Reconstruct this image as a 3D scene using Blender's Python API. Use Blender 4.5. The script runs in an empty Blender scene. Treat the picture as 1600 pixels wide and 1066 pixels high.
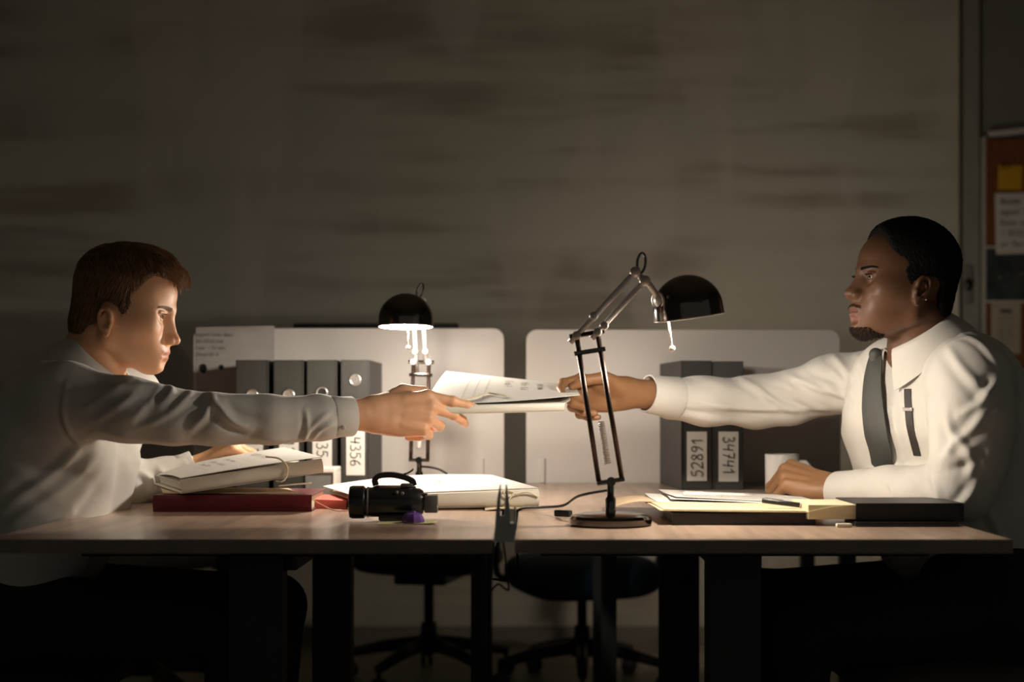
import bpy, bmesh, math, random
import numpy as np
from mathutils import Vector, Matrix
from mathutils.bvhtree import BVHTree

SC = bpy.context.scene
COL = SC.collection
rnd = random.Random(7)
nrs = np.random.RandomState(7)

# ------------------------------------------------------------------ camera
CAMZ, FPX, CX, CY = 0.948, 2222.0, 835.0, 630.0
cam_d = bpy.data.cameras.new('camera')
cam = bpy.data.objects.new('camera', cam_d)
COL.objects.link(cam)
cam.location = (0, 0, CAMZ)
cam.rotation_euler = (math.pi / 2, 0, 0)
cam_d.sensor_width = 36.0
cam_d.lens = FPX / 1600 * 36
cam_d.shift_x = (800 - CX) / 1600
cam_d.shift_y = (CY - 533) / 1600
cam_d.dof.use_dof = True
cam_d.dof.focus_distance = 2.70
cam_d.dof.aperture_fstop = 2.6
cam_d.clip_start = 0.05
SC.camera = cam

# ------------------------------------------------------------------ world, view
w = bpy.data.worlds.new('world'); SC.world = w
w.use_nodes = True
w.node_tree.nodes['Background'].inputs[0].default_value = (1.0, 0.97, 0.88, 1)
w.node_tree.nodes['Background'].inputs[1].default_value = 0.08
SC.view_settings.view_transform = 'Standard'
SC.view_settings.look = 'None'
SC.view_settings.gamma = 1.0
SC.view_settings.use_curve_mapping = False
SC.view_settings.exposure = 0.0
LAMP_W = 17.0
LAMP_R = 11.5
WALL_W = 7.4


def P(px, py, Y):
    """point at depth Y seen at pixel (px, py) of the photograph"""
    return np.array([(px - CX) * Y / FPX, Y, CAMZ - (py - CY) * Y / FPX])


# ------------------------------------------------------------------ materials
MATS = {}


def srgb(r, g, b):
    f = lambda c: (c / 255 / 12.92) if c / 255 <= 0.04045 else ((c / 255 + 0.055) / 1.055) ** 2.4
    return (f(r), f(g), f(b), 1)


def mat(name, col, rough=0.5, metal=0.0, spec=0.5, noise=0.0, nscale=20, stretch=(1, 1, 1), bump=0.0,
        bscale=None, sss=0.0, emit=None, estr=0.0, col2=None, sheen=0.0, attr=None, coat=0.0, trans=0.0):
    if name in MATS:
        return MATS[name]
    m = bpy.data.materials.new(name); m.use_nodes = True
    nt = m.node_tree; b = nt.nodes['Principled BSDF']
    col = tuple(col) + (1,) if len(col) == 3 else tuple(col)
    b.inputs['Base Color'].default_value = col
    b.inputs['Roughness'].default_value = rough
    b.inputs['Metallic'].default_value = metal
    b.inputs['Specular IOR Level'].default_value = spec
    if coat: b.inputs['Coat Weight'].default_value = coat; b.inputs['Coat Roughness'].default_value = 0.08
    if sheen: b.inputs['Sheen Weight'].default_value = sheen
    if trans: b.inputs['Transmission Weight'].default_value = trans
    if sss:
        b.inputs['Subsurface Weight'].default_value = sss
        b.inputs['Subsurface Radius'].default_value = (1.0, 0.4, 0.2)
        b.inputs['Subsurface Scale'].default_value = 0.006
    if emit:
        b.inputs['Emission Color'].default_value = tuple(emit) + (1,)
        b.inputs['Emission Strength'].default_value = estr
    tc = nt.nodes.new('ShaderNodeTexCoord')
    mp = nt.nodes.new('ShaderNodeMapping'); mp.inputs['Scale'].default_value = stretch
    nt.links.new(tc.outputs['Object'], mp.inputs[0])
    n = nt.nodes.new('ShaderNodeTexNoise'); n.inputs['Scale'].default_value = nscale
    n.inputs['Detail'].default_value = 5
    nt.links.new(mp.outputs[0], n.inputs['Vector'])
    src = None
    if attr:
        a = nt.nodes.new('ShaderNodeAttribute'); a.attribute_name = attr
        src = a.outputs['Color']
    mx = nt.nodes.new('ShaderNodeMix'); mx.data_type = 'RGBA'
    c2 = col2 if col2 else tuple(c * (1 - noise) for c in col[:3]) + (1,)
    if len(c2) == 3: c2 = tuple(c2) + (1,)
    if src:
        mx.blend_type = 'MULTIPLY'
        mx.inputs[0].default_value = 1.0
        nt.links.new(src, mx.inputs[6])
        rp = nt.nodes.new('ShaderNodeMapRange')
        rp.inputs[3].default_value = 1 - noise; rp.inputs[4].default_value = 1 + noise
        nt.links.new(n.outputs[0], rp.inputs[0]); nt.links.new(rp.outputs[0], mx.inputs[7])
    else:
        mx.inputs[6].default_value = col; mx.inputs[7].default_value = c2
        rp = nt.nodes.new('ShaderNodeMapRange')
        rp.inputs[1].default_value = 0.35; rp.inputs[2].default_value = 0.65
        nt.links.new(n.outputs[0], rp.inputs[0]); nt.links.new(rp.outputs[0], mx.inputs[0])
    nt.links.new(mx.outputs[2], b.inputs['Base Color'])
    if bump:
        n2 = nt.nodes.new('ShaderNodeTexNoise'); n2.inputs['Scale'].default_value = bscale or nscale
        n2.inputs['Detail'].default_value = 3
        nt.links.new(mp.outputs[0], n2.inputs['Vector'])
        bp = nt.nodes.new('ShaderNodeBump'); bp.inputs['Strength'].default_value = bump
        bp.inputs['Distance'].default_value = 0.002
        nt.links.new(n2.outputs[0], bp.inputs['Height']); nt.links.new(bp.outputs[0], b.inputs['Normal'])
    MATS[name] = m
    return m


# ------------------------------------------------------------------ objects
def tag(o, label=None, cat=None, group=None, kind=None):
    if label: o['label'] = label
    if cat: o['category'] = cat
    if group: o['group'] = group
    if kind: o['kind'] = kind
    return o


def empty(name, loc, rz=0.0, rot=None):
    o = bpy.data.objects.new(name, None); COL.objects.link(o)
    o.location = [float(v) for v in loc]
    o.rotation_euler = rot if rot else (0, 0, rz)
    o.empty_display_size = 0.05
    return o


def mk(name, V, F, m, parent=None, loc=(0, 0, 0), rot=(0, 0, 0), smooth=False, auto=None):
    V = np.asarray(V, dtype=np.float64) - np.asarray(loc, dtype=np.float64) * (1 if parent is None and rot == (0, 0, 0) else 0)
    me = bpy.data.meshes.new(name)
    if isinstance(F, np.ndarray):
        nf, k = F.shape
        me.vertices.add(len(V)); me.vertices.foreach_set('co', V.astype(np.float32).ravel())
        me.loops.add(nf * k); me.loops.foreach_set('vertex_index', F.astype(np.int32).ravel())
        me.polygons.add(nf); me.polygons.foreach_set('loop_start', np.arange(0, nf * k, k, dtype=np.int32))
        me.update(calc_edges=True); me.validate()
    else:
        me.from_pydata([tuple(v) for v in V], [], F)
        me.update()
    if m: me.materials.append(m)
    o = bpy.data.objects.new(name, me); COL.objects.link(o)
    if parent: o.parent = parent
    o.location = [float(v) for v in loc]
    o.rotation_euler = rot
    if smooth: me.polygons.foreach_set('use_smooth', [True] * len(me.polygons))
    if auto is not None:
        me.polygons.foreach_set('use_smooth', [True] * len(me.polygons))
        bm = bmesh.new(); bm.from_mesh(me)
        for e in bm.edges:
            e.smooth = not (len(e.link_faces) == 2 and e.calc_face_angle(0) > math.radians(auto))
        bm.to_mesh(me); bm.free()
    return o


class MB:
    """collects shapes into ONE mesh (the mesh of one part)"""
    def __init__(s): s.V = []; s.F = []

    def add(s, V, F):
        b = len(s.V); s.V += [tuple(float(c) for c in v) for v in V]
        s.F += [tuple(i + b for i in f) for f in F]; return s

    def box(s, lo, hi, bev=0.0, R=None, c=None):
        bm = bmesh.new(); bmesh.ops.create_cube(bm, size=1.0)
        lo = np.array(lo, float); hi = np.array(hi, float)
        for v in bm.verts: v.co = Vector((lo + hi) / 2 + np.array(v.co) * (hi - lo))
        if bev: bmesh.ops.bevel(bm, geom=bm.edges[:], offset=bev, segments=2, affect='EDGES', profile=0.6)
        bm.verts.index_update()
        V = [np.array(v.co) for v in bm.verts]
        if R is not None: V = [np.array(R) @ v + (np.array(c) if c is not None else 0) for v in V]
        F = [[v.index for v in f.verts] for f in bm.faces]
        bm.free(); return s.add(V, F)

    def tube(s, pts, r, n=10, cap=True, closed=False):
        pts = [np.array(p, float) for p in pts]; N = len(pts)
        rs = r if hasattr(r, '__len__') else [r] * N
        V = []; F = []; up = None
        for i, p in enumerate(pts):
            a = pts[(i - 1) % N] if (i > 0 or closed) else p
            b = pts[(i + 1) % N] if (i < N - 1 or closed) else p
            t = b - a; t = t / (np.linalg.norm(t) + 1e-12)
            if up is None:
                up = np.array([0, 0, 1.0]) if abs(t[2]) < 0.9 else np.array([1.0, 0, 0])
            u = up - t * np.dot(up, t); u /= np.linalg.norm(u) + 1e-12; up = u
            v = np.cross(t, u)
            for k in range(n):
                an = 2 * math.pi * k / n
                V.append(p + rs[i] * (math.cos(an) * u + math.sin(an) * v))
        M = N if closed else N - 1
        for i in range(M):
            for k in range(n):
                F.append((i * n + k, i * n + (k + 1) % n, ((i + 1) % N) * n + (k + 1) % n, ((i + 1) % N) * n + k))
        if cap and not closed:
            F.append(tuple(range(n))[::-1]); F.append(tuple((N - 1) * n + k for k in range(n)))
        return s.add(V, F)

    def lathe(s, prof, c=(0, 0, 0), axis=(0, 0, 1), n=40, xdir=None):
        ax = np.array(axis, float); ax /= np.linalg.norm(ax)
        u = np.array([1.0, 0, 0]) if abs(ax[0]) < 0.9 else np.array([0, 1.0, 0])
        u -= ax * np.dot(u, ax); u /= np.linalg.norm(u); v = np.cross(ax, u)
        V = []; F = []; m = len(prof)
        for r, z in prof:
            for k in range(n):
                a = 2 * math.pi * k / n
                V.append(np.array(c) + ax * z + max(r, 1e-5) * (math.cos(a) * u + math.sin(a) * v))
        for i in range(m - 1):
            for k in range(n):
                F.append((i * n + k, i * n + (k + 1) % n, (i + 1) * n + (k + 1) % n, (i + 1) * n + k))
        return s.add(V, F)

    def ball(s, c, r, n=16):
        pr = [(r * math.sin(math.pi * i / 10), -r * math.cos(math.pi * i / 10)) for i in range(11)]
        return s.lathe(pr, c, n=n)

    def sheet(s, f, nu=12, nv=12, th=0.0008):
        """f(u,v)->xyz; a thin solid sheet"""
        T = np.array([[f(i / nu, j / nv) for j in range(nv + 1)] for i in range(nu + 1)], float)
        du = np.gradient(T, axis=0); dv = np.gradient(T, axis=1)
        nn = np.cross(du, dv); nn /= np.linalg.norm(nn, axis=2, keepdims=True) + 1e-12
        B = T - nn * th
        V = list(T.reshape(-1, 3)) + list(B.reshape(-1, 3)); F = []
        W = nv + 1; O = (nu + 1) * W
        for i in range(nu):
            for j in range(nv):
                a, b, c, d = i * W + j, (i + 1) * W + j, (i + 1) * W + j + 1, i * W + j + 1
                F.append((a, b, c, d)); F.append((O + d, O + c, O + b, O + a))
        for i in range(nu):
            F.append((i * W, O + i * W, O + (i + 1) * W, (i + 1) * W))
            a = i * W + nv; b = (i + 1) * W + nv; F.append((a, b, O + b, O + a))
        for j in range(nv):
            F.append((j, j + 1, O + j + 1, O + j))
            a = nu * W + j; F.append((a, O + a, O + a + 1, a + 1))
        return s.add(V, F)

    def prism(s, poly, d0, d1, ax=1):
        """poly: 2D points; extruded along axis ax between d0 and d1"""
        n = len(poly); V = []
        for d in (d0, d1):
            for a, b in poly:
                p = [0, 0, 0]; o = [i for i in range(3) if i != ax]
                p[o[0]] = a; p[o[1]] = b; p[ax] = d; V.append(p)
        F = [tuple(range(n)), tuple(range(2 * n - 1, n - 1, -1))]
        for i in range(n):
            j = (i + 1) % n; F.append((j, i, n + i, n + j))
        return s.add(V, F)

    def build(s, name, m, parent=None, loc=(0, 0, 0), rot=(0, 0, 0), smooth=False, auto=None):
        o = mk(name, s.V, s.F, m, parent, loc, rot, smooth, auto)
        bm = bmesh.new(); bm.from_mesh(o.data)
        bmesh.ops.recalc_face_normals(bm, faces=bm.faces[:])
        bm.to_mesh(o.data); bm.free()
        return o


def bez(p0, p1, p2, p3, n=12):
    p0, p1, p2, p3 = [np.array(p, float) for p in (p0, p1, p2, p3)]
    return [(1 - t) ** 3 * p0 + 3 * (1 - t) ** 2 * t * p1 + 3 * (1 - t) * t * t * p2 + t ** 3 * p3
            for t in [i / n for i in range(n + 1)]]


def smoothline(pts, n=6):
    """Catmull-Rom through the points"""
    pts = [np.array(p, float) for p in pts]; out = []
    for i in range(len(pts) - 1):
        a = pts[max(i - 1, 0)]; b = pts[i]; c = pts[i + 1]; d = pts[min(i + 2, len(pts) - 1)]
        for k in range(n):
            t = k / n
            out.append(0.5 * (2 * b + (c - a) * t + (2 * a - 5 * b + 4 * c - d) * t * t + (3 * b - a - 3 * c + d) * t ** 3))
    out.append(pts[-1]); return out


# ------------------------------------------------------------------ handwriting
G = {
 '0': [[(1, 6), (0, 4), (0, 2), (1, 0), (2.6, 0), (3.4, 2), (3.4, 4), (2.4, 6), (1, 6)]],
 '1': [[(0.3, 4), (2, 6), (1.8, 0)]],
 '2': [[(0, 5), (1, 6), (2.6, 6), (3.2, 4.7), (2.4, 3), (0, 0), (3.6, 0.2)]],
 '3': [[(0.2, 5.6), (1.6, 6), (2.8, 5.2), (2.4, 3.8), (1.2, 3.2), (2.8, 2.6), (3.2, 1.2), (2, 0), (0, 0.4)]],
 '4': [[(0.6, 6), (0.1, 2.6), (3.2, 2.9)], [(3, 5.4), (2.5, -0.2)]],
 '5': [[(3.2, 6), (0.8, 5.9), (0.5, 3.6), (2, 3.9), (3.2, 2.7), (2.8, 0.8), (1.4, 0), (0, 0.6)]],
 '6': [[(2.8, 6), (1, 4.4), (0.1, 2), (1, 0.1), (2.6, 0.2), (3.2, 1.6), (2.2, 3), (0.5, 2.2)]],
 '7': [[(0, 5.8), (3.2, 6), (1.2, 0)], [(0.9, 3), (2.9, 3.1)]],
 '8': [[(1.7, 3.2), (0.3, 4.6), (1.2, 6), (2.6, 5.6), (2.8, 4.4), (0.6, 2), (0.5, 0.6), (1.7, 0), (3, 0.8), (2.8, 2.2), (1.7, 3.2)]],
 '9': [[(3, 4.6), (2.2, 6), (0.8, 5.8), (0.3, 4.4), (1.4, 3.2), (2.8, 3.9), (3, 5), (2.6, 2), (1, 0)]],
 'A': [[(0, 0), (1.7, 6), (3.2, 0)], [(0.6, 2.2), (2.7, 2.2)]],
 'D': [[(0.4, 6), (0.4, 0), (2.2, 0.2), (3.4, 2), (3.2, 4.4), (1.6, 6), (0.2, 6)]],
 'I': [[(1, 6), (0.9, 0)]],
 'K': [[(0.5, 6), (0.4, 0)], [(3, 6), (0.5, 2.6), (3.2, 0)]],
 'N': [[(0.2, 0), (0.5, 6), (2.8, 0), (3.2, 6)]],
 'a': [[(2.6, 3.4), (1, 4), (0, 1.6), (1, 0), (2.4, 1.4), (2.7, 3.8), (2.6, 0.4), (3.2, 0)]],
 'b': [[(0.4, 6), (0.3, 0.4), (1.8, 0), (2.8, 1.6), (2, 3.4), (0.4, 2.6)]],
 'c': [[(2.6, 3.2), (1.2, 4), (0.1, 2), (1, 0), (2.6, 0.6)]],
 'd': [[(2.4, 3), (1, 3.6), (0, 1.6), (1, 0), (2.4, 1.4), (2.8, 6), (2.6, 0)]],
 'e': [[(0.2, 1.8), (2.6, 2.4), (1.8, 4), (0.4, 3), (0.3, 1), (1.4, 0), (2.8, 0.8)]],
 'f': [[(2.8, 5.6), (1.8, 6), (1.2, 4), (1, -1)], [(0.2, 3.4), (2.4, 3.6)]],
 'g': [[(2.6, 3.4), (1, 4), (0, 2), (1.2, 0.6), (2.6, 3), (2.6, -1.2), (1, -2), (0, -1.2)]],
 'i': [[(0.8, 3.8), (0.8, 0)], [(0.9, 5.2), (1, 5.5)]],
 'm': [[(0, 3.8), (0.1, 0), (0.4, 3), (1.4, 3.8), (1.7, 0), (2, 3), (3, 3.8), (3.4, 0)]],
 'n': [[(0, 3.8), (0.2, 0), (0.6, 2.8), (1.8, 3.8), (2.4, 2.4), (2.6, 0)]],
 'o': [[(1.4, 4), (0.1, 2), (1.2, 0), (2.6, 1.8), (1.4, 4)]],
 'r': [[(0.2, 3.8), (0.3, 0), (0.6, 2.6), (2, 3.8)]],
 's': [[(2.4, 3.6), (0.8, 3.8), (0.4, 2.6), (2.2, 1.4), (1.6, 0), (0, 0.4)]],
 't': [[(1.2, 5.6), (1, 0.4), (2.2, 0.2)], [(0, 3.8), (2.4, 4)]],
 'u': [[(0, 3.8), (0.2, 0.6), (1.2, 0), (2.4, 1.4), (2.6, 3.8), (2.6, 0)]],
 '-': [[(0.2, 2.6), (2.4, 2.8)]], '.': [[(0.6, 0), (0.9, 0.3)]], ':': [[(0.6, 0.4), (0.9, 0.6)], [(0.6, 3), (0.9, 3.2)]],
}


def strokes(txt, h, jit=0.25):
    """polylines (x right, y up) of height h"""
    x = 0; out = []
    for ch in txt:
        if ch == ' ': x += 3.2; continue
        for ln in G[ch]:
            out.append([((x + a + rnd.uniform(-jit, jit) * 0.5) * h / 6, (b + rnd.uniform(-jit, jit) * 0.5) * h / 6) for a, b in ln])
        x += 4.3
    return out, x * h / 6


def write(name, items, f, m, parent, wd=0.0011, off=0.0004):
    """items: list of polylines in (u,v) surface units; f(u,v)->xyz; ribbon strokes lying on that surface"""
    b = MB()
    for ln in items:
        ln = [np.array(p) for p in ln]
        fine = []
        for i in range(len(ln) - 1):
            k = max(1, int(np.linalg.norm(ln[i + 1] - ln[i]) / 0.004))
            fine += [ln[i] + (ln[i + 1] - ln[i]) * j / k for j in range(k)]
        fine.append(ln[-1])
        V = []
        for i, p in enumerate(fine):
            a = fine[max(i - 1, 0)]; c = fine[min(i + 1, len(fine) - 1)]
            t = c - a; t = t / (np.linalg.norm(t) + 1e-9); nn = np.array([-t[1], t[0]]) * wd / 2
            q0 = np.array(f(*(p + nn))); q1 = np.array(f(*(p - nn)))
            e = 1e-4
            fu = np.array(f(p[0] + e, p[1])) - np.array(f(p[0] - e, p[1])); fv = np.array(f(p[0], p[1] + e)) - np.array(f(p[0], p[1] - e))
            no = np.cross(fu, fv); no = no / (np.linalg.norm(no) + 1e-15) * off
            V += [q0 + no, q1 + no]
        F = [(2 * i, 2 * i + 1, 2 * i + 3, 2 * i + 2) for i in range(len(fine) - 1)]
        b.add(V, F)
    return tag(mk(name, b.V, b.F, m, parent), kind='stuff')


# ------------------------------------------------------------------ signed distance modelling
class SDF:
    def __init__(s): s.p = []

    def _add(s, fn, lo, hi, k, op):
        s.p.append((fn, np.array(lo, float), np.array(hi, float), k, op)); return s

    def cap(s, a, b, r1, r2=None, k=0.02, op='u'):
        a = np.array(a, float); b = np.array(b, float); r2 = r1 if r2 is None else r2
        ab = b - a; L = float(ab @ ab) + 1e-12; R = max(r1, r2)

        def fn(p):
            t = np.clip(((p - a) @ ab) / L, 0, 1)
            q = p - a - t[..., None] * ab
            return np.sqrt((q * q).sum(-1)) - (r1 + (r2 - r1) * t)
        return s._add(fn, np.minimum(a, b) - R, np.maximum(a, b) + R, k, op)

    def chain(s, pts, rs, k=0.02, op='u'):
        for i in range(len(pts) - 1): s.cap(pts[i], pts[i + 1], rs[i], rs[i + 1], k, op)
        return s

    def ell(s, c, r, R=None, k=0.02, op='u'):
        c = np.array(c, float); r = np.array(r, float); R = np.eye(3) if R is None else np.array(R, float)

        def fn(p):
            q = (p - c) @ R
            k0 = np.sqrt(((q / r) ** 2).sum(-1)); k1 = np.sqrt(((q / (r * r)) ** 2).sum(-1)) + 1e-9
            return k0 * (k0 - 1) / k1
        e = np.abs(R) @ r
        return s._add(fn, c - e, c + e, k, op)

    def fn(s, f, lo, hi, k=0.0, op='i'): return s._add(f, lo, hi, k, op)

    @staticmethod
    def _comb(d, v, k, op):
        if op == 'u':
            if k <= 0: return np.minimum(d, v)
            h = np.maximum(k - np.abs(d - v), 0) / k; return np.minimum(d, v) - h * h * k * 0.25
        v = -v if op == 's' else v
        if k <= 0: return np.maximum(d, v)
        h = np.maximum(k - np.abs(d - v), 0) / k; return np.maximum(d, v) + h * h * k * 0.25

    def ev(s, pts, cen, pad):
        """pts (B,N,3) grouped in blocks with centres cen (B,3) and half size pad"""
        d = np.full(pts.shape[:-1], 0.5, dtype=np.float32)
        for fn, lo, hi, k, op in s.p:
            if op == 'i': sel = slice(None)
            else:
                m = pad + 1.5 * k + 0.034
                sel = np.nonzero(((cen > lo - m) & (cen < hi + m)).all(1))[0]
                if len(sel) == 0: continue
            d[sel] = s._comb(d[sel], fn(pts[sel]).astype(np.float32), k, op)
        return d

    def mesh(s, h, n=6, lo=None, hi=None):
        us = [q for q in s.p if q[4] == 'u']
        lo = np.min([q[1] for q in us], axis=0) - 4 * h if lo is None else np.array(lo)
        hi = np.max([q[2] for q in us], axis=0) + 4 * h if hi is None else np.array(hi)
        S = n * h
        nb = np.ceil((hi - lo) / S).astype(int) + 1
        I = np.stack(np.meshgrid(*[np.arange(x) for x in nb], indexing='ij'), -1).reshape(-1, 3)
        cen = lo + (I + 0.5) * S
        # coarse cull
        d = s.ev(cen[:, None, :].astype(np.float32), cen, S)[:, 0]
        act = np.abs(d) < S * 1.3 + 0.014
        I = I[act]; cen = cen[act]
        g = np.stack(np.meshgrid(*[np.arange(n + 1)] * 3, indexing='ij'), -1).reshape(-1, 3)
        pts = (lo + I[:, None, :] * S + g[None] * h).astype(np.float32)
        D = np.empty(pts.shape[:2], np.float32)
        for a in range(0, len(I), 1500):
            D[a:a + 1500] = s.ev(pts[a:a + 1500], cen[a:a + 1500], S * 0.5)
        del pts
        D = D.reshape(-1, n + 1, n + 1, n + 1)
        c8 = [D[:, i:n + i, j:n + j, l:n + l] for i in (0, 1) for j in (0, 1) for l in (0, 1)]
        neg = sum((c < 0).astype(np.int8) for c in c8)
        b, x, y, z = np.nonzero((neg > 0) & (neg < 8))
        C = np.stack([c[b, x, y, z] for c in c8], -1)
        off = np.array([(i, j, l) for i in (0, 1) for j in (0, 1) for l in (0, 1)], float)
        acc = np.zeros((len(b), 3)); cnt = np.zeros(len(b))
        for i in range(8):
            for j in range(i + 1, 8):
                if np.abs(off[i] - off[j]).sum() != 1: continue
                m = (C[:, i] < 0) != (C[:, j] < 0)
                t = np.where(m, C[:, i] / (C[:, i] - C[:, j] + 1e-12), 0)
                acc += np.where(m[:, None], off[i] + t[:, None] * (off[j] - off[i]), 0); cnt += m
        q = acc / cnt[:, None]
        for _ in range(2):       # pull onto the trilinear surface
            wx, wy, wz = q[:, 0], q[:, 1], q[:, 2]
            val = 0; gx = 0; gy = 0; gz = 0
            for i, (ox, oy, oz) in enumerate(off):
                fx = wx if ox else 1 - wx; fy = wy if oy else 1 - wy; fz = wz if oz else 1 - wz
                val = val + C[:, i] * fx * fy * fz
                gx = gx + C[:, i] * (1 if ox else -1) * fy * fz
                gy = gy + C[:, i] * fx * (1 if oy else -1) * fz
                gz = gz + C[:, i] * fx * fy * (1 if oz else -1)
            gg = gx * gx + gy * gy + gz * gz + 1e-9
            st = np.clip(val / gg, -80, 80) * 0.8
            q = np.clip(q - np.stack([gx, gy, gz], -1) * st[:, None], 0, 1)
        cell = I[b] * n + np.stack([x, y, z], -1)
        V = lo + (cell + q) * h
        dims = nb * n + 2
        key = (cell[:, 0] * dims[1] + cell[:, 1]) * dims[2] + cell[:, 2]
        o = np.argsort(key); ks = key[o]
        F = []
        for ax in range(3):
            sl0 = [slice(0, n)] * 3; sl1 = [slice(0, n)] * 3; sl1[ax] = slice(1, n + 1)
            A = D[(slice(None),) + tuple(sl0)]; Bv = D[(slice(None),) + tuple(sl1)]
            bb, xx, yy, zz = np.nonzero((A < 0) != (Bv < 0))
            inside = A[bb, xx, yy, zz] < 0
            e = I[bb] * n + np.stack([xx, yy, zz], -1)
            u = np.zeros(3, int); u[(ax + 1) % 3] = 1; v = np.zeros(3, int); v[(ax + 2) % 3] = 1
            idx = []; ok = np.ones(len(e), bool)
            for dd in (np.zeros(3, int), -u, -u - v, -v):
                cc = e + dd
                kk = (cc[:, 0] * dims[1] + cc[:, 1]) * dims[2] + cc[:, 2]
                pos = np.clip(np.searchsorted(ks, kk), 0, len(ks) - 1)
                ok &= ks[pos] == kk; idx.append(o[pos])
            Q = np.stack(idx, -1); Q[~inside] = Q[~inside][:, ::-1]
            F.append(Q[ok])
        F = np.concatenate(F)
        # close pinholes left where neighbouring cells disagree
        e = np.sort(np.concatenate([F[:, [0, 1]], F[:, [1, 2]], F[:, [2, 3]], F[:, [3, 0]]]), 1)
        ue, ct = np.unique(e[:, 0].astype(np.int64) * len(V) + e[:, 1], return_counts=True)
        open_ = ue[ct == 1]; nb_ = {}
        for q in open_:
            a, c = int(q // len(V)), int(q % len(V)); nb_.setdefault(a, []).append(c); nb_.setdefault(c, []).append(a)
        add = []; seen = set()
        for st in list(nb_):
            if st in seen: continue
            loop = [st]; seen.add(st)
            while True:
                nx = [q for q in nb_[loop[-1]] if q not in seen]
                if not nx or len(loop) > 16: break
                loop.append(nx[0]); seen.add(nx[0])
            if 3 <= len(loop) <= 16:
                for i in range(1, len(loop) - 1): add.append((loop[0], loop[i], loop[i + 1], loop[i + 1]))
        self_fill = [t[:3] for t in add]
        s.fill = self_fill
        return V, F


def vnormals(V, F):
    n = np.cross(V[F[:, 2]] - V[F[:, 0]], V[F[:, 3]] - V[F[:, 1]])
    N = np.zeros_like(V)
    for i in range(4):
        for c in range(3): N[:, c] += np.bincount(F[:, i], weights=n[:, c], minlength=len(V))
    return N / (np.linalg.norm(N, axis=1, keepdims=True) + 1e-12)


def smooth_mesh(V, F, it=1, lam=0.5):
    n = len(V); e = np.concatenate([F[:, [0, 1]], F[:, [1, 2]], F[:, [2, 3]], F[:, [3, 0]]])
    deg = np.bincount(e[:, 0], minlength=n) + np.bincount(e[:, 1], minlength=n)
    for _ in range(it):
        A = np.zeros_like(V)
        for c in range(3):
            A[:, c] = np.bincount(e[:, 0], weights=V[e[:, 1], c], minlength=n) + np.bincount(e[:, 1], weights=V[e[:, 0], c], minlength=n)
        V = V + lam * (A / np.maximum(deg, 1)[:, None] - V)
    return V


def seg_dist(p, a, b):
    ab = b - a; t = np.clip(((p - a) @ ab) / (ab @ ab + 1e-12), 0, 1)
    q = p - a - t[:, None] * ab
    return np.sqrt((q * q).sum(1)), t


def folds(V, N, lines):
    """press creases and ridges into the cloth's near side. lines: (points (x, z as seen from the front), amplitude, width, depth)"""
    u = CX + FPX * V[:, 0] / V[:, 1]; v = CY - (V[:, 2] - CAMZ) * FPX / V[:, 1]
    uv = np.stack([u, v], 1); D = np.zeros(len(V))
    fac = np.clip(.45 - 1.3 * N[:, 1], 0, 1)
    for pts, amp, wd, Yr in lines:
        pts = smoothline([np.array([a, b, 0.0]) for a, b in pts], 4); pts = [p[:2] for p in pts]; n = len(pts) - 1
        P_ = np.array(pts); pad = 4 * wd * FPX / Yr
        sel = np.nonzero((u > P_[:, 0].min() - pad) & (u < P_[:, 0].max() + pad) & (v > P_[:, 1].min() - pad) & (v < P_[:, 1].max() + pad) & (np.abs(V[:, 1] - Yr) < .13) & (fac > 0))[0]
        if len(sel) == 0: continue
        q = uv[sel]; best = np.full(len(sel), 1e9); tt = np.zeros(len(sel)); sg = np.zeros(len(sel))
        for i in range(n):
            a, b = P_[i], P_[i + 1]; ab = b - a
            t = np.clip(((q - a) @ ab) / (ab @ ab + 1e-9), 0, 1); r = q - a - t[:, None] * ab
            d = np.sqrt((r * r).sum(1)); m = d < best
            best[m] = d[m]; tt[m] = (i + t[m]) / n; sg[m] = np.sign(ab[0] * r[m, 1] - ab[1] * r[m, 0])
        d = best * Yr / FPX
        env = np.clip(np.sin(np.pi * np.clip(tt, 0.03, 0.97)), 0, 1) ** 0.6
        D[sel] += amp * fac[sel] * env * (np.exp(-(d / wd) ** 2) - .55 * np.exp(-((d - 1.9 * wd) / (1.1 * wd)) ** 2) * (sg > 0))
    return V + N * D[:, None]


def rotz(a): c, s = math.cos(a), math.sin(a); return np.array([[c, -s, 0], [s, c, 0], [0, 0, 1.0]])
def roty(a): c, s = math.cos(a), math.sin(a); return np.array([[c, 0, s], [0, 1.0, 0], [-s, 0, c]])
def rotx(a): c, s = math.cos(a), math.sin(a); return np.array([[1.0, 0, 0], [0, c, -s], [0, s, c]])

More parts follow.
